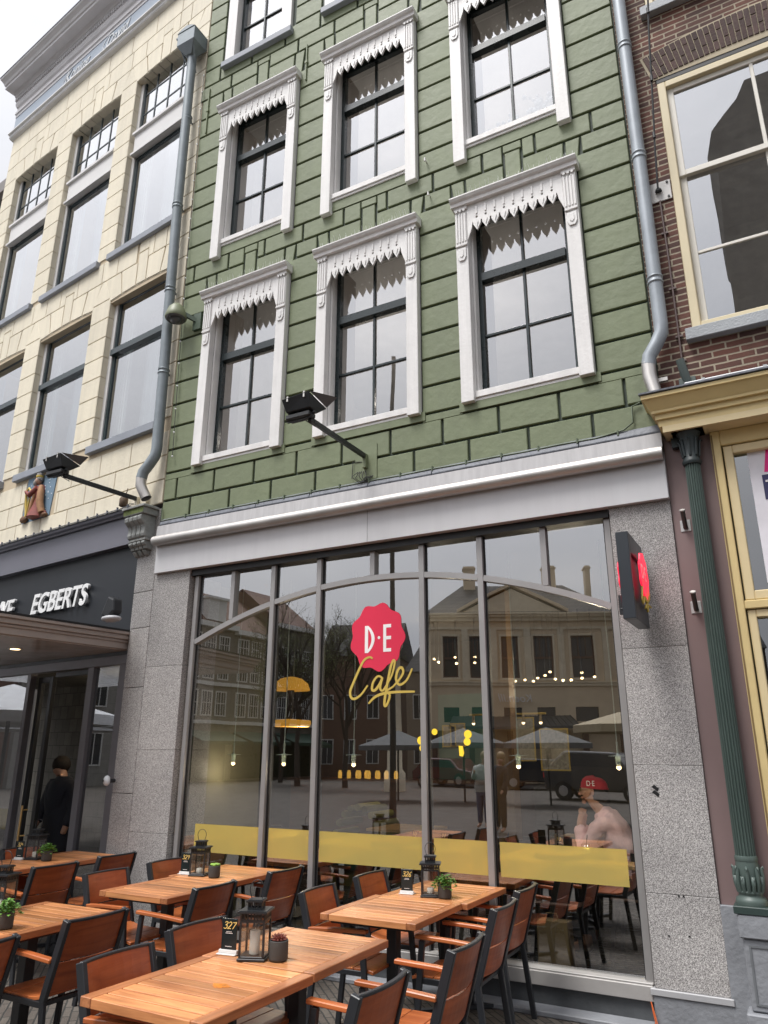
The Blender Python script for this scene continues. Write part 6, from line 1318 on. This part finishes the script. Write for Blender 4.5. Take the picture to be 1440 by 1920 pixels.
for (z0, z1, d) in ((5.45,5.62,.12),(5.62,5.68,.2),(8.75,8.9,.1),(9.25,9.45,.25),(9.45,9.6,.45),(9.6,9.7,.6)): c.box(-.0-d*.5, 11.1+d*.5, 0, d, z0, z1)
for x in (1.95,3.6,5.6,7.55,10.2): c.box(x, x+.4, .0, .15, 5.68, 8.75)
for k in range(37): c.box(.1+.3*k, .22+.3*k, .25, .52, 9.46, 9.58)
c.build('cornice', SANDL, NEO, world=False)
c = MB(); c.prism([(1.97,9.7),(7.97,9.7),(4.95,11.2)], .0, .4); c.build('pediment', SANDL, NEO, world=False)
c = MB(); c.prism([(1.7,9.72),(4.95,11.36),(8.25,9.72),(8.25,9.9),(4.95,11.56),(1.7,9.9)], .0, .6); c.build('pediment_cornice', SAND, NEO, world=False)
c = MB(); c.add([(-.3,.5,9.7),(11.4,.5,9.7),(11.4,-9,9.7),(-.3,-9,9.7),(2.2,-3.5,12.2),(8.7,-3.5,12.2)], [(0,1,5,4),(1,2,5),(2,3,4,5),(3,0,4)]); c.add([(1.8,.45,9.75),(8.1,.45,9.75),(4.95,.45,11.4),(4.95,-2.6,11.45)], [(0,2,3),(1,3,2)]); rf = c.build('roof', RTILE, NEO, world=False)
for x in (2.7,7.8,10.3): c = MB(); w_ = .4 if x < 9 else .16; c.box(x-w_, x+w_, -3.6, -2.9, 11, 13.4); c.box(x-w_-.06, x+w_+.06, -3.66, -2.84, 13.2, 13.3); c.build('chimney', SAND, rf, world=False)
c = MB(); c.add([(1.3,.02,3.75),(8,.02,3.75),(8.3,1.8,3.1),(1.0,1.8,3.1)], [(0,1,2,3)])
for k in range(24): c.bar((1.35+.29*k,.02,3.77),(1.1+.31*k,1.8,3.12), .04, .04)
c.box(1.0,8.3,1.75,1.85,2.95,3.1); c.build('awning', mat('lead_awning', (.08,.085,.09), .5), NEO, world=False)
so_ = text_mesh('Koen.ill', .62, .05, 'sign_letters', WF, NEO, Matrix.Translation((5.9,.15,4.55)) @ Matrix(((-1,0,0,0),(0,0,1,0),(0,1,0,0),(0,0,0,1))), shear=.2)
ROW = [('row_house','grey brick row house with a dormer and white sash windows across the square',0.2,4.4,9.2),('row_house','dark brick row house with paired white windows across the square',4.4,8.6,9.0),('row_house','taller brown row house beyond the pair of white-windowed houses',8.6,13.0,10.0)]
ra = math.atan2(-10,.5); GB_ = mat_brick('grey_row_brick', (.17,.155,.14), (.24,.215,.19), (.2,.19,.17), bw=.22, rh=.07, dirt=.2); WT = mat('row_white', (.72,.72,.70), .5)
for i, (nm, lb, t0_, t1_, hh) in enumerate(ROW):
    d = Vector((.05,-.9987,0)); o0 = Vector((-31.5,-26.8,0))+d*t0_
    t = thing(nm, lb, 'building', o0, ra, 'row houses on the far side of the square'); L_ = t1_-t0_
    c = MB(); c.box(0, L_-.02, -8, 0, 0, hh); c.build('wall', GB_, t, world=False)
    c = MB(); c.box(-.05, L_+.03, 0, .35, hh-.15, hh+.15); c.box(-.02, L_, 0, .12, 5.55, 5.75) if i < 2 else None; c.box(-.02, L_, 0, .12, 3.3, 3.5); c.build('cornice', WT, t, world=False)
    c = MB(); c.add([(-.0,.2,hh+.15),(L_,.2,hh+.15),(L_,-8,hh+.15),(0,-8,hh+.15),(.0,-3.5,hh+3),(L_,-3.5,hh+3)], [(0,1,5,4),(2,3,4,5),(0,4,3),(1,2,5)]); rf = c.build('roof', mat('brown_roof_tiles', (.13,.07,.05), .8, var=.3, vs=8), t, world=False)
    if i == 0: c = MB(); c.box(1.6,3.2,-1.4,.1,hh+.3,hh+1.6); c.box(1.5,3.3,-1.5,.25,hh+1.6,hh+1.75); c.build('dormer', WT, rf, world=False)
    for (z0, z1) in ((3.75,5.25),(5.9,7.15),(7.5,8.65)):
        for k in range(3):
            x = .35+(L_-.5)/3*k; c = MB(); frame_rect(c, x, x+.95, z0, z1, .07, 0, .06); c.box(x+.455, x+.495, .01, .05, z0, z1); c.box(x, x+.95, .01, .05, z0+(z1-z0)*.5, z0+(z1-z0)*.5+.05)
            for q in (.25,.75): c.box(x+.95*q-.012, x+.95*q+.012, .01, .04, z0, z1)
            w_ = c.build('window', WT, t, world=False); c = MB(); c.box(x+.05, x+.9, .002, .008, z0+.05, z1-.05); c.build('pane', DG2, w_, world=False)
    c = MB(); c.box(.3, L_-.3, .0, .02, .1, 2.8); c.build('shop_window', mat('dark_green_shop', (.02,.04,.03), .3), t, world=False)
    c = MB(); c.add([(.2,.02,2.9),(L_-.2,.02,2.9),(L_-.2,1.8,2.3),(.2,1.8,2.3)], [(0,1,2,3)]); c.box(.2,L_-.2,1.78,1.82,2.1,2.3); c.build('awning', mat('green_awning', (.03,.07,.05), .7), t, world=False)
# more closing buildings round the square so that every reflection ends in something real
def block_house(x, y, rz, L_, D_, hh, col, lb, cat='building', gable=False):
    t = thing('town_house', lb, cat, (x, y, 0), rz, 'houses closing the square'); m_ = mat('render_%d' % int(abs(x*7+y)), col, .8, var=.12)
    c = MB(); c.box(0, L_, -D_, 0, 0, hh); c.build('wall', m_, t, world=False)
    c = MB(); c.add([(-.1,.2,hh),(L_+.1,.2,hh),(L_+.1,-D_,hh),(-.1,-D_,hh),(.0,-D_/2,hh+3),(L_,-D_/2,hh+3)], [(0,1,5,4),(2,3,4,5),(0,4,3),(1,2,5)]); c.build('roof', RTILE, t, world=False)
    n = int(L_/1.7)
    for fl in range(int(hh/3)):
        for k in range(n):
            xx = .5+(L_-1)/n*k; c = MB(); frame_rect(c, xx, xx+.9, 1+3*fl, 2.7+3*fl, .07, 0, .05); c.box(xx+.43, xx+.47, .005, .045, 1+3*fl, 2.7+3*fl); w_ = c.build('window', WT, t, world=False); c = MB(); c.box(xx+.05, xx+.85, .002, .01, 1.05+3*fl, 2.65+3*fl); c.build('pane', DG2, w_, world=False)
block_house(-31.0,-40.2,math.atan2(-.3,1),6,8,8.5,(.20,.12,.09),'brown brick house between the row and the classical building'); block_house(-24.5,-42,math.atan2(-.1,1),5,8,7.2,(.34,.28,.22),'pale house left of the classical building'); block_house(-8.2,-40.3,math.atan2(-.2,1),7,9,7.4,(.16,.11,.09),'dark brick house right of the classical building')
block_house(-38,6,rad(-90),9,8,9.5,(.42,.36,.28),'cream house at the left side of the square'); block_house(-38.5,-3,rad(-90),8,8,8.3,(.22,.13,.10),'red brick house at the left side of the square'); block_house(-38,-11,rad(-90),9,8,10.4,(.30,.29,.27),'grey house at the left side of the square')
CHU = thing('church', 'tall dark brick church with buttresses across the square to the right', 'church', (.2,-29.8,0)); c = MB()
c.prism([(0,0),(14,0),(14,36),(2.0,35.7),(1.5,34.7),(.1,33.2),(-.3,31.6),(.1,30.4),(-.2,24.9),(-.2,20)], -12, 0); c.build('wall', mat_brick('church_brick', (.20,.19,.175), (.27,.25,.225), (.2,.19,.17), bw=.5, rh=.16, dirt=.5), CHU, world=False)
c = MB(); c.prism([(3.5,12),(5.5,12),(5.5,24),(4.5,26),(3.5,24)], -.05, .05); c.build('lancet_window', DG2, CHU, world=False)
# trees
BARK = mat('bark', (.07,.055,.045), .9, bump=.5); SPR = mat('spring_leaf', (.16,.19,.06), .7, island=.4)
def tree(x, y, h, r_, lb, seed):
    random.seed(seed); t = thing('tree', lb, 'tree', (x, y, 0), 0, 'spring trees on the square'); c = MB(); lf = MB()
    def br(p, d, l, r0, dep):
        e = p+d*l; c.tube([p, (p+e)/2+Vector((random.uniform(-1,1),random.uniform(-1,1),0))*l*.05, e], [r0, r0*.8, r0*.6], 5, caps=False)
        if dep == 0:
            for k in range(9):
                q = p+(e-p)*random.random()+Vector([random.gauss(0,.16) for _ in range(3)]); leaf(lf, q, [random.uniform(-1,1) for _ in range(3)], .07, .045)
            return
        for k in range(4 if dep > 1 else 3):
            a = random.uniform(0, 2*pi); el = random.uniform(.35,.8); s = d.cross(Vector((cos(a), sin(a), .1))).normalized(); nd = (d*cos(el)+s*sin(el)+Vector((0,0,.25))).normalized(); br(p+d*l*random.uniform(.55,1), nd, l*random.uniform(.55,.8), r0*.55, dep-1)
    br(Vector((0,0,0)), Vector((0,0,1)), h*.42, .16, 5); c.build('trunk', BARK, t, world=False); lf.build('crown', SPR, t, world=False)
tree(-23.6,-27.8,9.5,2,'budding tree left of the middle of the square',3); tree(-21.2,-28.6,8.4,2,'budding tree nearer the classical building',5); tree(-27.0,-31,8,2,'smaller budding tree before the row houses',9)
random.seed(11)
LP_ = thing('flag_pole', 'tall dark pole standing on the square', 'pole', (-8.4,-9.8,0)); c = MB(); c.tube([(0,0,0),(0,0,1.2),(0,0,12)], [.09,.07,.05], 12); c.build('pole', DARKM, LP_, world=False); c = MB(); c.lathe([(.16,0),(.16,.2),(.1,.3)], (0,0,0), 12); c.build('base', DARKM, LP_, world=False)
MO = thing('column_monument', 'pale stone column with a figure on the square', 'monument', (-17.5,-27,0)); c = MB(); c.lathe([(.5,0),(.5,.8),(.35,1),(.3,6.6),(.45,6.8),(.45,7)], (0,0,0), 16); c.build('column', SANDL, MO, world=False); c = MB(); c.lathe([(.2,7),(.25,7.4),(.15,8.2),(.1,8.3),(.12,8.45),(.02,8.6)], (0,0,0), 10); c.build('figure', DARKM, MO, world=False)
def parasol(x, y, r_, z, col, lb, gname, writing=None):
    t = thing('parasol', lb, 'parasol', (x, y, 0), random.uniform(0,1), gname); m_ = mat('canvas_'+gname.split()[0], col, .85); n = 8; c = MB()
    vs = [(0,0,z+.55)]+[(r_*cos(2*pi*k/n), r_*sin(2*pi*k/n), z) for k in range(n)]+[(r_*cos(2*pi*k/n), r_*sin(2*pi*k/n), z-.18) for k in range(n)]
    c.add(vs, [(0,1+k,1+(k+1) % n) for k in range(n)]+[(1+k,1+n+k,1+n+(k+1) % n,1+(k+1) % n) for k in range(n)]); c.build('canopy', m_, t, world=False)
    c = MB(); c.tube([(0,0,0),(0,0,z+.5)], .035, 8)
    for k in range(n): c.bar((0,0,z+.42), (r_*.95*cos(2*pi*k/n), r_*.95*sin(2*pi*k/n), z-.01), .02, .02)
    c.build('pole', DARKM, t, world=False)
for k, (x, y) in enumerate(((-7.9,-20.2),(-10.9,-20.0),(-13.9,-20.5))): parasol(x, y, 1.5, 2.0, (.12,.125,.13), 'grey parasol of the opposite terrace, '+['nearest the classical porch','in the middle','farthest left'][k], 'grey parasols of the opposite terrace')
parasol(-3.4,-14.2,1.9,2.35,(.45,.38,.26),'large beige parasol on the right of the square','beige parasols')
# white parasols that show in the door glass (mirrored in the turned cream front)
for k, (x, y) in enumerate(((-13.4,-1.3),(-12.9,-4.9),(-17.3,-3.6))): parasol(x, y, 1.9, 2.35, (.74,.76,.80), 'white parasol on the left of the square, '+['nearest the house fronts','nearest the door','outermost'][k], 'white parasols left of the cafe')
def car(x, y, rz, col, lb, high=False):
    t = thing('parked_car', lb, 'car', (x, y, 0), rz, 'cars parked across the square'); k = 1.25 if high else 1
    c = MB(); pr_ = [(-2.1,.35),(2.1,.35),(2.15,.6*k),(2.0,.8*k),(1.2,.9*k),(.7,1.35*k),(-1.2,1.4*k),(-1.9,.95*k),(-2.15,.8*k)]; c.prism(pr_, -.85, .85); c.build('body', mat('car_paint_%s' % lb[:4], col, .2, coat=1), t, world=False, bev=.08, seg=3)
    c = MB(); c.prism([(1.05,.92*k),(.65,1.28*k),(-1.1,1.33*k),(-1.6,.98*k)], -.86, .86); c.build('side_window', DG2, t, world=False)
    for sx in (-1.3, 1.3):
        for sy in (-.8, .8): c = MB(); c.tube([(sx,sy-.1,.34),(sx,sy+.1,.34)], .34, 20); w_ = c.build('wheel', BLK, t, world=False); c = MB(); c.tube([(sx,sy-.11,.34),(sx,sy+.11,.34)], .19, 12); c.build('rim', STEEL, w_, world=False)
    for sy in (-.6, .6): c = MB(); c.box(-2.17,-2.1,sy-.15,sy+.15,.62*k,.76*k); c.build('tail_light', mat('tail_red', (.7,.02,.02), .3, emit=.4), t, world=False)
car(-16.5,-31.5,.3,(.12,.015,.02),'dark red car parked across the square'); car(-11.5,-31,-.2,(.03,.03,.035),'black car parked before the classical porch'); car(-6.9,-24.0,.15,(.02,.02,.022),'tall black off-roader standing on the square at the right', True)
def bystander(x, y, rz, lb, c1, c2, hc, z=0):
    t = thing('person', lb, 'person', (x, y, z), rz); Q = dict(JM_); Q['elR'] = ((.25,-.05,1.15),.05); Q['wrR'] = ((.12,-.25,1.3),.034); Q['haR'] = ((.09,-.28,1.36),.03)
    Q = {k: ((v[0][0]*.85, v[0][1], v[0][2]*.95), v[1]*.8) for k, v in Q.items()}
    skinned('body', Q, EM, SKIN, t, 1); JJ = ['pel','wst','chs','nk0','shL','elL','wrL','shR','elR','wrR']
    skinned('sweater', {k: (Q[k][0], Q[k][1]+(.045 if k in ('pel','wst','chs') else .02)) for k in JJ}, [(a, b) for a, b in EM if a in JJ and b in JJ], c1, t, 1)
    for s in 'LR': skinned('trouser_leg', {k+s: (Q[k+s][0], Q[k+s][1]+.02) for k in ('hip','kne','ank')}, [('hip'+s,'kne'+s),('kne'+s,'ank'+s)], c2, t, 1)
    wrap(t, [(.19,.80),(.205,.9),(.185,1.02),(.185,1.15),(.19,1.26),(.15,1.36),(.07,1.42)], c1, 'sweater_body'); wrap(t, [(.16,.72),(.18,.80),(.16,.9)], c2, 'trouser_seat')
    c = MB(); c.ball((-.07,.02,1.60), .105, 12, (.95,1.05,1.1)); c.ball((-.07,.05,1.50), .09, 10, (1,.7,1.3)); c.build('hair', hc, t, world=False)
BLOND = mat('blond_hair', (.35,.25,.13), .6)
bystander(-6.95,-11.7,pi,'blond passer-by in a pale sweater and jeans on the square', mat('pale_sweater', (.45,.45,.42), .8), mat('jeans', (.07,.10,.18), .8), BLOND); bystander(-6.3,-11.0,pi+.3,'passer-by with long blond hair and a dark coat on the square', DKC, DKC, BLOND)
